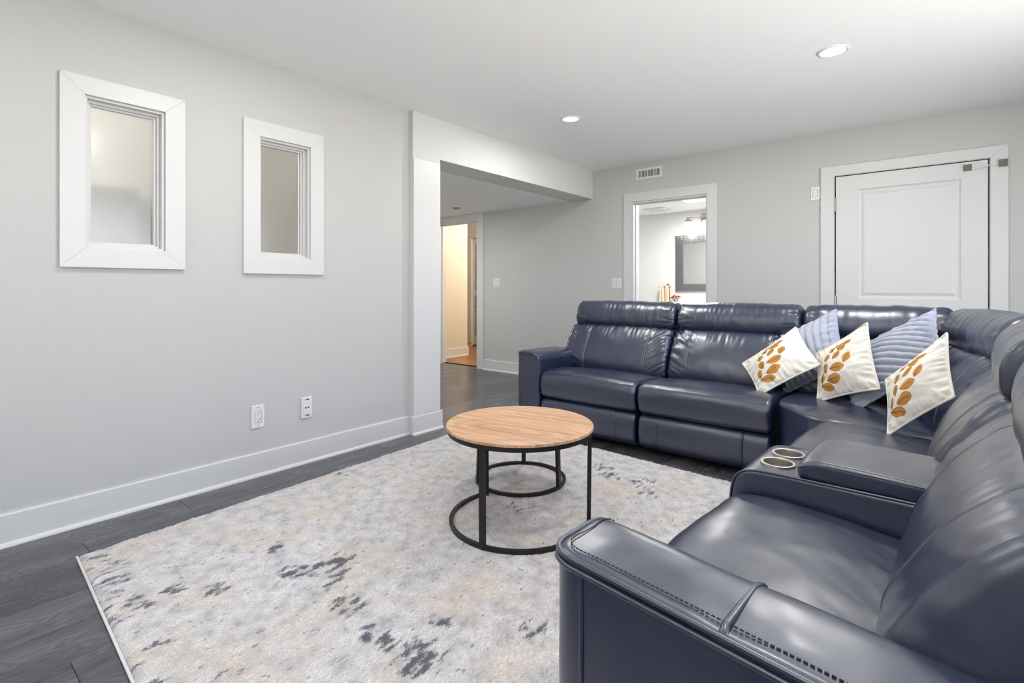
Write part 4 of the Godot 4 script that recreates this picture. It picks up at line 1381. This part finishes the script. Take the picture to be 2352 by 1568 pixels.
func head_cushion(x0: float, x1: float, sd: float) -> ArrayMesh:
	var prof := spline([Vector2(-0.715, 0.782), Vector2(-0.672, 0.787), Vector2(-0.646, 0.815), Vector2(-0.640, 0.865), Vector2(-0.656, 0.920), Vector2(-0.692, 0.965), Vector2(-0.745, 0.988), Vector2(-0.805, 0.985), Vector2(-0.850, 0.955), Vector2(-0.868, 0.88), Vector2(-0.85, 0.80), Vector2(-0.78, 0.775)], 0.010)
	var c := (x0 + x1) / 2
	var w := (x1 - x0) / 2
	return loft(prof, stations(x0, x1, 0.010), 0.042, func(x, z, y, n):
		var u: float = (x - c) / w
		var side := smoothstep(0.55, 0.98, absf(u))
		var d: float = 0.008 * (1.0 - u * u) + 0.0045 * lumps.get_noise_3d(x * 5.0 + sd, y * 5.0, sd + 4.0)
		d += (0.0022 if sd < 2.5 else 0.0030) * creases.get_noise_2d(x * (34.0 if sd < 2.5 else 15.0) + sd * 2.0, y * 5.0 + z * 5.0)
		d += (0.0065 if sd < 4.5 else 0.0025) * creases.get_noise_2d((y + z * 0.6) * (34.0 if sd < 4.5 else 16.0) + sd, x * 6.0) * side
		return d, 0.012)

func section_frame(x0: float, x1: float, shell := true, shell_x0 := -99.0, shell_x1 := -99.0) -> ArrayMesh:
	# the upholstered carcass: low plinth, and the slab behind the back cushions
	var t := Tris.new()
	t.box(Vector3(x0 + 0.012, 0.035, -0.92), Vector3(x1 - 0.012, 0.268, -0.055), 0.01)
	if shell:
		var a := x0 if shell_x0 < -90 else shell_x0
		var b := x1 if shell_x1 < -90 else shell_x1
		var first := t.p.size()
		var prof := [Vector2(-0.62, 0.27), Vector2(-0.70, 0.60), Vector2(-0.785, 0.945), Vector2(-0.81, 0.966), Vector2(-0.865, 0.960), Vector2(-0.895, 0.92), Vector2(-0.945, 0.10), Vector2(-0.92, 0.04), Vector2(-0.62, 0.04)]
		var n := prof.size()
		var xa := a + 0.012
		var xb := b - 0.012
		for i in n:
			var j := (i + 1) % n
			t.quad(Vector3(xa, prof[i].y, prof[i].x), Vector3(xa, prof[j].y, prof[j].x), Vector3(xb, prof[j].y, prof[j].x), Vector3(xb, prof[i].y, prof[i].x))
		for i in range(1, n - 1):
			t.tri(Vector3(xa, prof[0].y, prof[0].x), Vector3(xa, prof[i + 1].y, prof[i + 1].x), Vector3(xa, prof[i].y, prof[i].x))
			t.tri(Vector3(xb, prof[0].y, prof[0].x), Vector3(xb, prof[i].y, prof[i].x), Vector3(xb, prof[i + 1].y, prof[i + 1].x))
		t.outward(first)
	return t.mesh(30)

func section(called: String, parent: Node, run: Transform3D, mesh: Mesh) -> MeshInstance3D:
	var o := obj(called, mesh, M.leather, parent, run)
	return o

func lip_stitch(x0: float, x1: float, parent: Node) -> void:
	var a := PackedVector3Array()
	var n := 60
	var c := (x0 + x1) / 2
	var w := (x1 - x0) / 2
	for i in n + 1:
		var x := lerpf(x0 + 0.03, x1 - 0.03, float(i) / n)
		var u := (x - c) / w
		a.append(Vector3(x, 0.4575 + 0.009 * (1 - u * u) - 0.003, -0.024))
	var o := obj("stitching", stitches(a, 0.008, 0.0012), M.thread, parent)
	o.set_meta("kind", "stuff")

func arm_pad(parent: Node, x_in: float, x_out: float, depth: float, h: float, slope: float) -> void:
	# armrest: stands on the floor, its outer top edge piped, its inner top edge rolled over
	var w := absf(x_out - x_in)
	var s := signf(x_out - x_in)
	var outline := rounded_poly([Vector2(x_in, 0.0), Vector2(x_out, 0.0), Vector2(x_out, -depth), Vector2(x_in, -depth)] if s > 0 else [Vector2(x_out, 0.0), Vector2(x_in, 0.0), Vector2(x_in, -depth), Vector2(x_out, -depth)], [0.035, 0.055, 0.02, 0.02] if s > 0 else [0.055, 0.035, 0.02, 0.02])
	var top := func(x: float, z: float) -> float:
		var a := clampf(absf(x - x_out) / w, 0.0, 1.0)
		var roll := maxf(0.0, a - 0.62) / 0.38
		return h + slope * z - 0.055 * (1.0 - sqrt(maxf(0.0, 1.0 - roll * roll * 0.96)))
	var mx := (x_in + x_out) / 2
	var relief := func(p: Vector3) -> Vector3:
		var d := Vector3.ZERO
		d.y += 0.0030 * lumps.get_noise_3d(p.x * 6.0, p.y * 6.0, p.z * 6.0) * smoothstep(0.3, 0.5, p.y)
		d.x += s * 0.004 * lumps.get_noise_3d(p.x * 4.0, p.y * 4.0, p.z * 4.0 + 9.0)
		return d
	var arm := obj("armrest", pad(outline, Vector2(mx, -0.10), Vector2(mx, -depth + 0.10), 0.035, top, 0.008, 0.10, relief), M.leather, parent)
	# piping along the outer and front top edges
	var path := PackedVector3Array()
	for p in outline:
		if p.y < -depth + 0.03: continue
		if absf(p.x - x_in) < 0.03 and p.y < -0.01: continue
		path.append(Vector3(p.x, top.call(p.x, p.y) - 0.010, p.y))
	# order the path from the inner front corner round the outer corner to the rear
	var list := Array(path)
	var centre := Vector3(mx, 0, -0.12)
	list.sort_custom(func(a, b):
		var fa := atan2((a.x - centre.x) * s, a.z - centre.z)
		var fb := atan2((b.x - centre.x) * s, b.z - centre.z)
		return fa < fb)
	path = PackedVector3Array(list)
	var welt := PackedVector3Array()
	var lower := PackedVector3Array()
	for p in path:
		var c2 := Geometry2D.get_closest_point_to_segment(Vector2(p.x, p.z), Vector2(mx, -0.10), Vector2(mx, -depth + 0.10))
		var o2 := (Vector2(p.x, p.z) - c2).normalized() * 0.0025
		welt.append(p + Vector3(o2.x * 0.2, 0.006, o2.y * 0.2))
		lower.append(p + Vector3(o2.x, -0.009, o2.y))
	obj("piping", tube(welt, 0.0058, 8), M.leather, parent)
	obj("piping", tube(lower, 0.0062, 8), M.leather, parent)
	var inner := PackedVector3Array()
	for p in path:
		var q := Geometry2D.get_closest_point_to_segment(Vector2(p.x, p.z), Vector2(mx, -0.10), Vector2(mx, -depth + 0.10))
		var d := (q - Vector2(p.x, p.z)).normalized() * 0.024
		inner.append(Vector3(p.x + d.x, top.call(p.x + d.x, p.z + d.y) + 0.0055, p.z + d.y))
	var st := obj("stitching", stitches(inner, 0.0085, 0.0014, 0.66), M.thread, parent)
	st.set_meta("kind", "stuff")
	# cross welt over the top, and the seam down the outer side
	var zc := -0.325
	var cross := PackedVector3Array()
	for i in 21:
		var x := lerpf(x_out - s * 0.006, x_in + s * 0.002, i / 20.0)
		cross.append(Vector3(x, top.call(x, zc) + (0.0045 if i > 0 and i < 19 else -0.004), zc))
	var cw := Tris.new()
	add_tube(cw, cross, 0.0048, 8, false, 1.5)
	obj("cross_welt", cw.mesh(60), M.leather, parent)
	var side := PackedVector3Array()
	for i in 12: side.append(Vector3(x_out + s * 0.001, lerpf(0.06, h - 0.03, i / 11.0), -0.075))
	var sw := Tris.new()
	add_tube(sw, side, 0.0042, 8)
	obj("side_seam", sw.mesh(60), M.leather, parent)

func sofa() -> void:
	var root := thing("sectional_sofa", "navy blue leather corner sectional sofa with recliner seats and a cup holder console", "sofa", Vector3(3.0, 0, -3.6))
	var back_run := Transform3D(Basis(), Vector3(0, 0, -3.16) - root.position)
	var rb := Basis(Vector3.UP, deg_to_rad(-93.04))
	var right_run := Transform3D(rb, Vector3(2.565, 0, -1.8) - root.position)
	# along the back wall: end recliner, middle recliner
	var a := section("end_recliner", root, back_run, section_frame(0.73, 1.535, true, 0.63, 1.535))
	obj("seat_cushion", seat_cushion(0.738, 1.530), M.leather, a)
	lip_stitch(0.738, 1.530, a)
	obj("footrest", foot_panel(0.742, 1.526, [0.877, 1.385]), M.leather, a)
	obj("backrest", back_cushion(0.625, 1.540, [0.835, 1.365], 1.0), M.leather, a)
	obj("headrest", head_cushion(0.650, 1.545, 1.0), M.leather, a)
	arm_pad(a, 0.735, 0.515, 0.60, 0.605, 0.03)
	var b := section("middle_recliner", root, back_run, section_frame(1.545, 2.365))
	obj("seat_cushion", seat_cushion(1.542, 2.362), M.leather, b)
	lip_stitch(1.542, 2.362, b)
	obj("footrest", foot_panel(1.548, 2.356, [1.680, 2.205]), M.leather, b)
	obj("backrest", back_cushion(1.548, 2.385, [1.690, 2.235], 2.0), M.leather, b)
	obj("headrest", head_cushion(1.555, 2.395, 2.0), M.leather, b)
	# the corner wedge
	var c := section("corner_wedge", root, back_run, section_frame(2.39, 3.15))
	var wo := rounded_poly([Vector2(2.385, -0.045), Vector2(2.608, 0.235), Vector2(3.16, 0.292), Vector2(3.22, -0.60), Vector2(2.385, -0.60)], [0.09, 0.07, 0.05, 0.05, 0.04])
	obj("seat_cushion", pad(wo, Vector2(2.62, -0.18), Vector2(2.95, -0.18), 0.045, func(x, z): return 0.468 - 0.025 * smoothstep(2.7, 3.1, x) - 0.02 * smoothstep(-0.2, -0.5, z), 0.010, 0.14, func(p): return Vector3(0, 0.006 * lumps.get_noise_3d(p.x * 6.0, p.y, p.z * 6.0) * smoothstep(0.3, 0.45, p.y), 0)), M.leather, c)
	var wp := PackedVector3Array()
	for p in wo:
		if p.y > -0.06 and not (p.x > 3.1): wp.append(Vector3(p.x - 0.002, 0.448, p.y - 0.003))
	obj("piping", tube(wp, 0.0042, 8), M.leather, c)
	obj("backrest", back_cushion(2.392, 3.150, [2.54, 3.02], 3.0), M.leather, c)
	obj("headrest", head_cushion(2.405, 3.165, 3.0), M.leather, c)
	var slant := Transform3D(Basis(Vector3.UP, deg_to_rad(-78.1)), Vector3(2.464, 0, -3.712) - root.position)
	var rel := back_run.affine_inverse() * slant
	obj("side_shell", section_frame(0.06, 0.97), M.leather, c, rel)
	obj("side_backrest", back_cushion(0.05, 0.955, [0.22, 0.74], 4.0), M.leather, c, rel)
	obj("side_headrest", head_cushion(0.0, 0.945, 4.0), M.leather, c, rel)
	# along the right: armless seat, console, end recliner nearest the camera
	var d := section("armless_seat", root, right_run, section_frame(-1.085, -0.285, true, -1.085, -0.19))
	obj("seat_cushion", seat_cushion(-1.088, -0.290), M.leather, d)
	obj("front_panel", foot_panel(-1.08, -0.295, []), M.leather, d)
	obj("backrest", back_cushion(-1.09, -0.185, [-0.92, -0.36], 5.0), M.leather, d)
	obj("headrest", head_cushion(-1.09, -0.185, 5.0), M.leather, d)
	console(root, right_run)
	var e := section("arm_recliner", root, right_run, section_frame(0.068, 0.785, true, -0.17, 0.80))
	obj("seat_cushion", seat_cushion(0.070, 0.782), M.leather, e)
	obj("footrest", foot_panel(0.075, 0.778, [0.20, 0.65]), M.leather, e)
	var lean := Transform3D(Basis(), Vector3(0, 0.42, -0.52)) * Transform3D(Basis(Vector3.RIGHT, deg_to_rad(-3.5)), Vector3.ZERO) * Transform3D(Basis(), Vector3(0, -0.42, 0.52))
	obj("backrest", back_cushion(-0.172, 0.805, [0.08, 0.58], 6.0), M.leather, e, lean)
	obj("headrest", head_cushion(-0.172, 0.805, 6.0), M.leather, e, lean)
	arm_pad(e, 0.780, 1.0, 0.80, 0.618, 0.068)
	# short feet
	for q in [[back_run, 0.78], [back_run, 2.30], [back_run, 2.80], [right_run, -1.0], [right_run, 0.70]]:
		for z in [-0.12, -0.86]:
			var xf: Transform3D = q[0]
			obj("foot", box_mesh(Vector3(-0.025, 0.0, -0.025), Vector3(0.025, 0.036, 0.025), 0.003), M.black_metal, root, Transform3D(xf.basis, xf * Vector3(q[1], 0.013 if q[1] < 0.75 and z > -0.5 else 0.0, z)))

func console(root: Node, run_at: Transform3D) -> void:
	var x0 := -0.275
	var x1 := 0.062
	var cups := [Vector2(-0.044, -0.118), Vector2(-0.168, -0.118)]
	var prof := spline([Vector2(-0.03, 0.04), Vector2(-0.004, 0.06), Vector2(0.0, 0.20), Vector2(-0.001, 0.38), Vector2(-0.006, 0.46), Vector2(-0.022, 0.508), Vector2(-0.055, 0.530), Vector2(-0.12, 0.537), Vector2(-0.30, 0.540), Vector2(-0.50, 0.542), Vector2(-0.66, 0.542), Vector2(-0.70, 0.52), Vector2(-0.72, 0.30), Vector2(-0.72, 0.06), Vector2(-0.69, 0.04), Vector2(-0.40, 0.038)], 0.0065)
	var st := stations(x0, x1, 0.0055)
	var o := obj("console", loft(prof, st, 0.014, func(x, z, y, n):
		var d := 0.0
		if n.y > 0.5 and y > 0.5:
			for c in cups:
				if Vector2(x, z).distance_to(c) < 0.0435: d = -0.085
		return d + 0.0015 * lumps.get_noise_3d(x * 8.0, y * 8.0, z * 8.0), 0.001), M.leather, root, run_at)
	for x in [x0 + 0.004, x1 - 0.004]:
		var path := PackedVector3Array()
		for q in prof:
			if q.y > 0.10 and q.x > -0.62: path.append(Vector3(x, q.y - 0.002, q.x - 0.001))
		var list := Array(path)
		list.sort_custom(func(a, b): return a.y - a.z * 3.0 * (1.0 if a.y > 0.45 else 0.0) < b.y - b.z * 3.0 * (1.0 if b.y > 0.45 else 0.0))
		obj("piping", tube(PackedVector3Array(list), 0.0042, 8), M.leather, o)
	# padded lid over the rear
	var lid := spline([Vector2(-0.205, 0.540), Vector2(-0.196, 0.556), Vector2(-0.200, 0.575), Vector2(-0.222, 0.590), Vector2(-0.27, 0.597), Vector2(-0.42, 0.594), Vector2(-0.56, 0.588), Vector2(-0.59, 0.57), Vector2(-0.59, 0.540), Vector2(-0.40, 0.538)], 0.008)
	var lo := x0 + 0.012
	var hi := x1 - 0.006
	obj("lid", loft(lid, stations(lo, hi, 0.012), 0.012, func(x, z, y, n):
		var u: float = (x - (lo + hi) / 2) / ((hi - lo) / 2)
		return (0.006 * (1.0 - u * u) if n.y > 0.4 else 0.0) + 0.0015 * lumps.get_noise_3d(x * 8.0, 2.0, z * 8.0), 0.001), M.leather, o)
	for k in 2:
		var x: float = [lo + 0.004, hi - 0.004][k]
		var p := PackedVector3Array()
		var q := PackedVector3Array()
		for i in 41:
			var z := lerpf(-0.203, -0.575, i / 40.0)
			var y := 0.576 + 0.017 * (1.0 - exp(-(-0.203 - z) / 0.03)) - 0.006 * smoothstep(-0.3, -0.58, z)
			p.append(Vector3(x, y - 0.004, z))
			q.append(Vector3(x + (0.016 if k == 0 else -0.016), y + 0.0035, z - 0.006))
		obj("piping", tube(p, 0.0040, 8), M.leather, o)
		var s := obj("stitching", stitches(q, 0.0095, 0.0013, 0.7), M.thread, o)
		s.set_meta("kind", "stuff")
	for c in cups:
		obj("cup_holder", lathe([Vector2(0.0, -0.066), Vector2(0.038, -0.066), Vector2(0.0405, -0.060), Vector2(0.0415, -0.002), Vector2(0.0430, 0.0035), Vector2(0.0475, 0.0045), Vector2(0.0510, 0.0030), Vector2(0.0515, -0.004)], 56), M.steel, o, Transform3D(Basis(), Vector3(c.x, 0.539, c.y)))

# ------------------------------------------------------------------ cushions
func pillow_materials() -> void:
	var S := 512
	var im := Image.create(S, S, false, Image.FORMAT_RGB8)
	im.fill(Color(0.885, 0.87, 0.835))
	var me := Image.create(S, S, false, Image.FORMAT_L8)
	me.fill(Color(0, 0, 0))
	# leaf base (u, v), tip (u, v), width: a printed sprig up one side
	var leaves := [[0.523, 0.945, 0.740, 0.935, 0.085], [0.424, 0.92, 0.515, 0.985, 0.08], [0.403, 0.86, 0.562, 0.872, 0.13], [0.324, 0.848, 0.372, 0.965, 0.11], [0.242, 0.667, 0.383, 0.777, 0.115], [0.144, 0.671, 0.235, 0.857, 0.115], [0.367, 0.49, 0.439, 0.693, 0.115], [0.14, 0.394, 0.142, 0.639, 0.11], [0.2, 0.46, 0.37, 0.417, 0.145], [0.06, 0.235, 0.09, 0.463, 0.095], [0.142, 0.241, 0.307, 0.225, 0.155], [0.045, 0.215, 0.205, 0.035, 0.12]]
	var rng := FastNoiseLite.new()
	rng.frequency = 0.08
	for l in leaves:
		var a := Vector2(0.05 + l[0] * (1.55 - 0.65 * smoothstep(0.65, 1.0, l[1])), 0.07 + 0.80 * l[1])
		var b := Vector2(0.05 + l[2] * (1.55 - 0.65 * smoothstep(0.65, 1.0, l[3])), 0.07 + 0.80 * l[3])
		var L := a.distance_to(b)
		var d := (b - a) / L
		var lo := (Vector2(minf(a.x, b.x), minf(a.y, b.y)) - Vector2(0.1, 0.1)).clamp(Vector2.ZERO, Vector2.ONE)
		var hi := (Vector2(maxf(a.x, b.x), maxf(a.y, b.y)) + Vector2(0.1, 0.1)).clamp(Vector2.ZERO, Vector2.ONE)
		for y in range(int(lo.y * S), int(hi.y * S)):
			for x in range(int(lo.x * S), int(hi.x * S)):
				var p := Vector2((x + 0.5) / S, (y + 0.5) / S) - a
				var t := p.dot(d) / L
				if t < 0.0 or t > 1.0: continue
				var side := p.cross(d)
				var half: float = l[4] * 0.54 * pow(sin(PI * pow(t, 1.15)), 0.62)
				if absf(side) > half: continue
				var c := Color(0.82, 0.60, 0.31)
				var v := 0.92 + 0.20 * rng.get_noise_2d(x * 3.0, y * 3.0)
				if absf(side) < 0.006 and t < 0.8: v *= 0.66
				if half - absf(side) < 0.006: v *= 0.86
				im.set_pixel(x, S - 1 - y, Color(c.r * v, c.g * v, c.b * v))
				me.set_pixel(x, S - 1 - y, Color(0.55, 0.55, 0.55))
	M.print = paint(Color(1, 1, 1), 0.72, 0.3)
	M.print.albedo_texture = ImageTexture.create_from_image(im)
	M.print.metallic = 1.0
	M.print.metallic_texture = ImageTexture.create_from_image(me)
	M.print.metallic_texture_channel = BaseMaterial3D.TEXTURE_CHANNEL_RED
	M.cream_cloth = paint(Color(0.885, 0.87, 0.835), 0.85, 0.3)
	M.fleece = paint(Color(0.69, 0.705, 0.76), 0.95, 0.2)
	M.fleece.rim_enabled = true
	M.fleece.rim = 0.6
	triplanar_normal(M.fleece, noise_tex(FastNoiseLite.TYPE_SIMPLEX, 0.12, 512, 4, true, 6.0), 0.06, 0.6)

func pillow(called: String, label: String, group: String, q: Array, thick: float, ribs, front_mat: Material, back_mat: Material, sd: float) -> void:
	var a: Vector3 = q[0]
	var b: Vector3 = q[1]
	var c: Vector3 = q[2]
	var d: Vector3 = q[3]
	var nrm := ((d - a).cross(b - a)).normalized()
	if nrm.dot(Vector3(3.08, 1.11, 0) - a) < 0: nrm = -nrm
	var o := thing(called, label, "throw pillow", a, 0.0, group)
	var n := 72 if ribs == null else 120
	var mid := (b + c + d - a * 3.0) / 4.0
	var rim := PackedVector3Array()
	for side in [1.0, -1.0]:
		var v := PackedVector3Array()
		var uv := PackedVector2Array()
		var idx := PackedInt32Array()
		for j in n + 1:
			for i in n + 1:
				var u := 0.5 - 0.5 * cos(PI * i / n) if false else float(i) / n
				var w := float(j) / n
				var u2 := 0.5 + (u - 0.5) * (1.0 - 0.06 * sin(PI * w))
				var w2 := 0.5 + (w - 0.5) * (1.0 - 0.06 * sin(PI * u))
				var p := a.lerp(d, u2).lerp(b.lerp(c, u2), w2) - a
				var dome := pow(maxf(0.0, sin(PI * u) * sin(PI * w)), 0.70)
				var e := minf(minf(u, 1 - u), minf(w, 1 - w))
				var along := u if minf(w, 1 - w) < minf(u, 1 - u) else w
				var fold := 0.010 * creases.get_noise_2d(along * 11.0 + sd * 7.0, e * 3.0 + sd) * exp(-e / 0.14) * smoothstep(0.0, 0.04, e)
				fold += 0.006 * lumps.get_noise_2d(u * 3.0 + sd, w * 3.0) * smoothstep(0.0, 0.2, e)
				var h: float = dome * thick * (0.62 if side > 0 else 0.38) + fold
				h += 0.002
				if ribs != null:
					var rb: float = ribs.call(u, w)
					h += rb * smoothstep(0.0, 0.05, e)
					p += (p - mid).normalized() * rb * 0.5 * (1.0 - smoothstep(0.0, 0.06, e))
				v.append(p + nrm * side * h)
				uv.append(Vector2(u, 1.0 - w))
		for j in n:
			for i in n:
				var k := j * (n + 1) + i
				idx.append_array([k, k + n + 1, k + 1, k + 1, k + n + 1, k + n + 2])
		# wind the sheet so that its outside is the face turned along nrm * side
		var f := (v[idx[2] + 40] - v[idx[0] + 40]).cross(v[idx[1] + 40] - v[idx[0] + 40])
		if f.dot(nrm * side) < 0:
			for t in range(0, idx.size(), 3):
				var s := idx[t + 1]
				idx[t + 1] = idx[t + 2]
				idx[t + 2] = s
		obj("front_cover" if side > 0 else "back_cover", smooth_mesh(v, idx, uv, false), front_mat if side > 0 else back_mat, o)
		if side > 0:
			for i in n: rim.append(v[i])
			for i in n: rim.append(v[i * (n + 1) + n])
			for i in n: rim.append(v[n * (n + 1) + n - i])
			for i in n: rim.append(v[(n - i) * (n + 1)])
	obj("edge_seam", tube(rim, 0.0055, 6, true), back_mat if ribs != null else M.cream_cloth, o)

func pillows() -> void:
	var none = null
	var r1 := [Vector3(2.330, 0.427, -3.639), Vector3(2.147, 0.714, -3.883), Vector3(2.596, 0.966, -3.802), Vector3(2.675, 0.647, -3.590)]
	pillow("ribbed_pillow", "blue-grey ribbed plush pillow behind the two left white pillows", "blue-grey ribbed plush pillows", r1, 0.13, func(u, w): return 0.019 * sqrt(absf(sin(PI * u * 11.0))), M.fleece, M.fleece, 1.0)
	var r2 := [Vector3(2.747, 0.445, -3.303), Vector3(2.629, 0.666, -3.614), Vector3(3.076, 0.987, -3.584), Vector3(3.106, 0.743, -3.318)]
	pillow("ribbed_pillow", "blue-grey ribbed plush pillow in the sofa's corner behind the rightmost white pillow", "blue-grey ribbed plush pillows", r2, 0.14, func(u, w): return 0.020 * sqrt(absf(sin(PI * (u * 0.55 + w + 0.15 * u * u) * 9.0))), M.fleece, M.fleece, 2.0)
	var w1 := [Vector3(2.254, 0.452, -3.370), Vector3(2.090, 0.602, -3.611), Vector3(2.391, 0.854, -3.680), Vector3(2.569, 0.665, -3.394)]
	pillow("leaf_pillow", "white pillow with a gold leaf sprig, leftmost, lying lowest on the seat", "white pillows with gold leaves", w1, 0.10, none, M.print, M.cream_cloth, 3.0)
	var w2 := [Vector3(2.563, 0.460, -3.349), Vector3(2.537, 0.716, -3.504), Vector3(2.788, 0.912, -3.440), Vector3(2.860, 0.591, -3.219)]
	pillow("leaf_pillow", "white pillow with a gold leaf sprig, standing between the two ribbed pillows", "white pillows with gold leaves", w2, 0.10, none, M.print, M.cream_cloth, 4.0)
	var w3 := [Vector3(2.921, 0.465, -2.767), Vector3(2.903, 0.679, -2.956), Vector3(3.119, 0.909, -2.931), Vector3(3.138, 0.669, -2.720)]
	pillow("leaf_pillow", "white pillow with a gold leaf sprig and grey back, rightmost, nearest the console", "white pillows with gold leaves", w3, 0.10, none, M.print, M.fleece_back, 5.0)
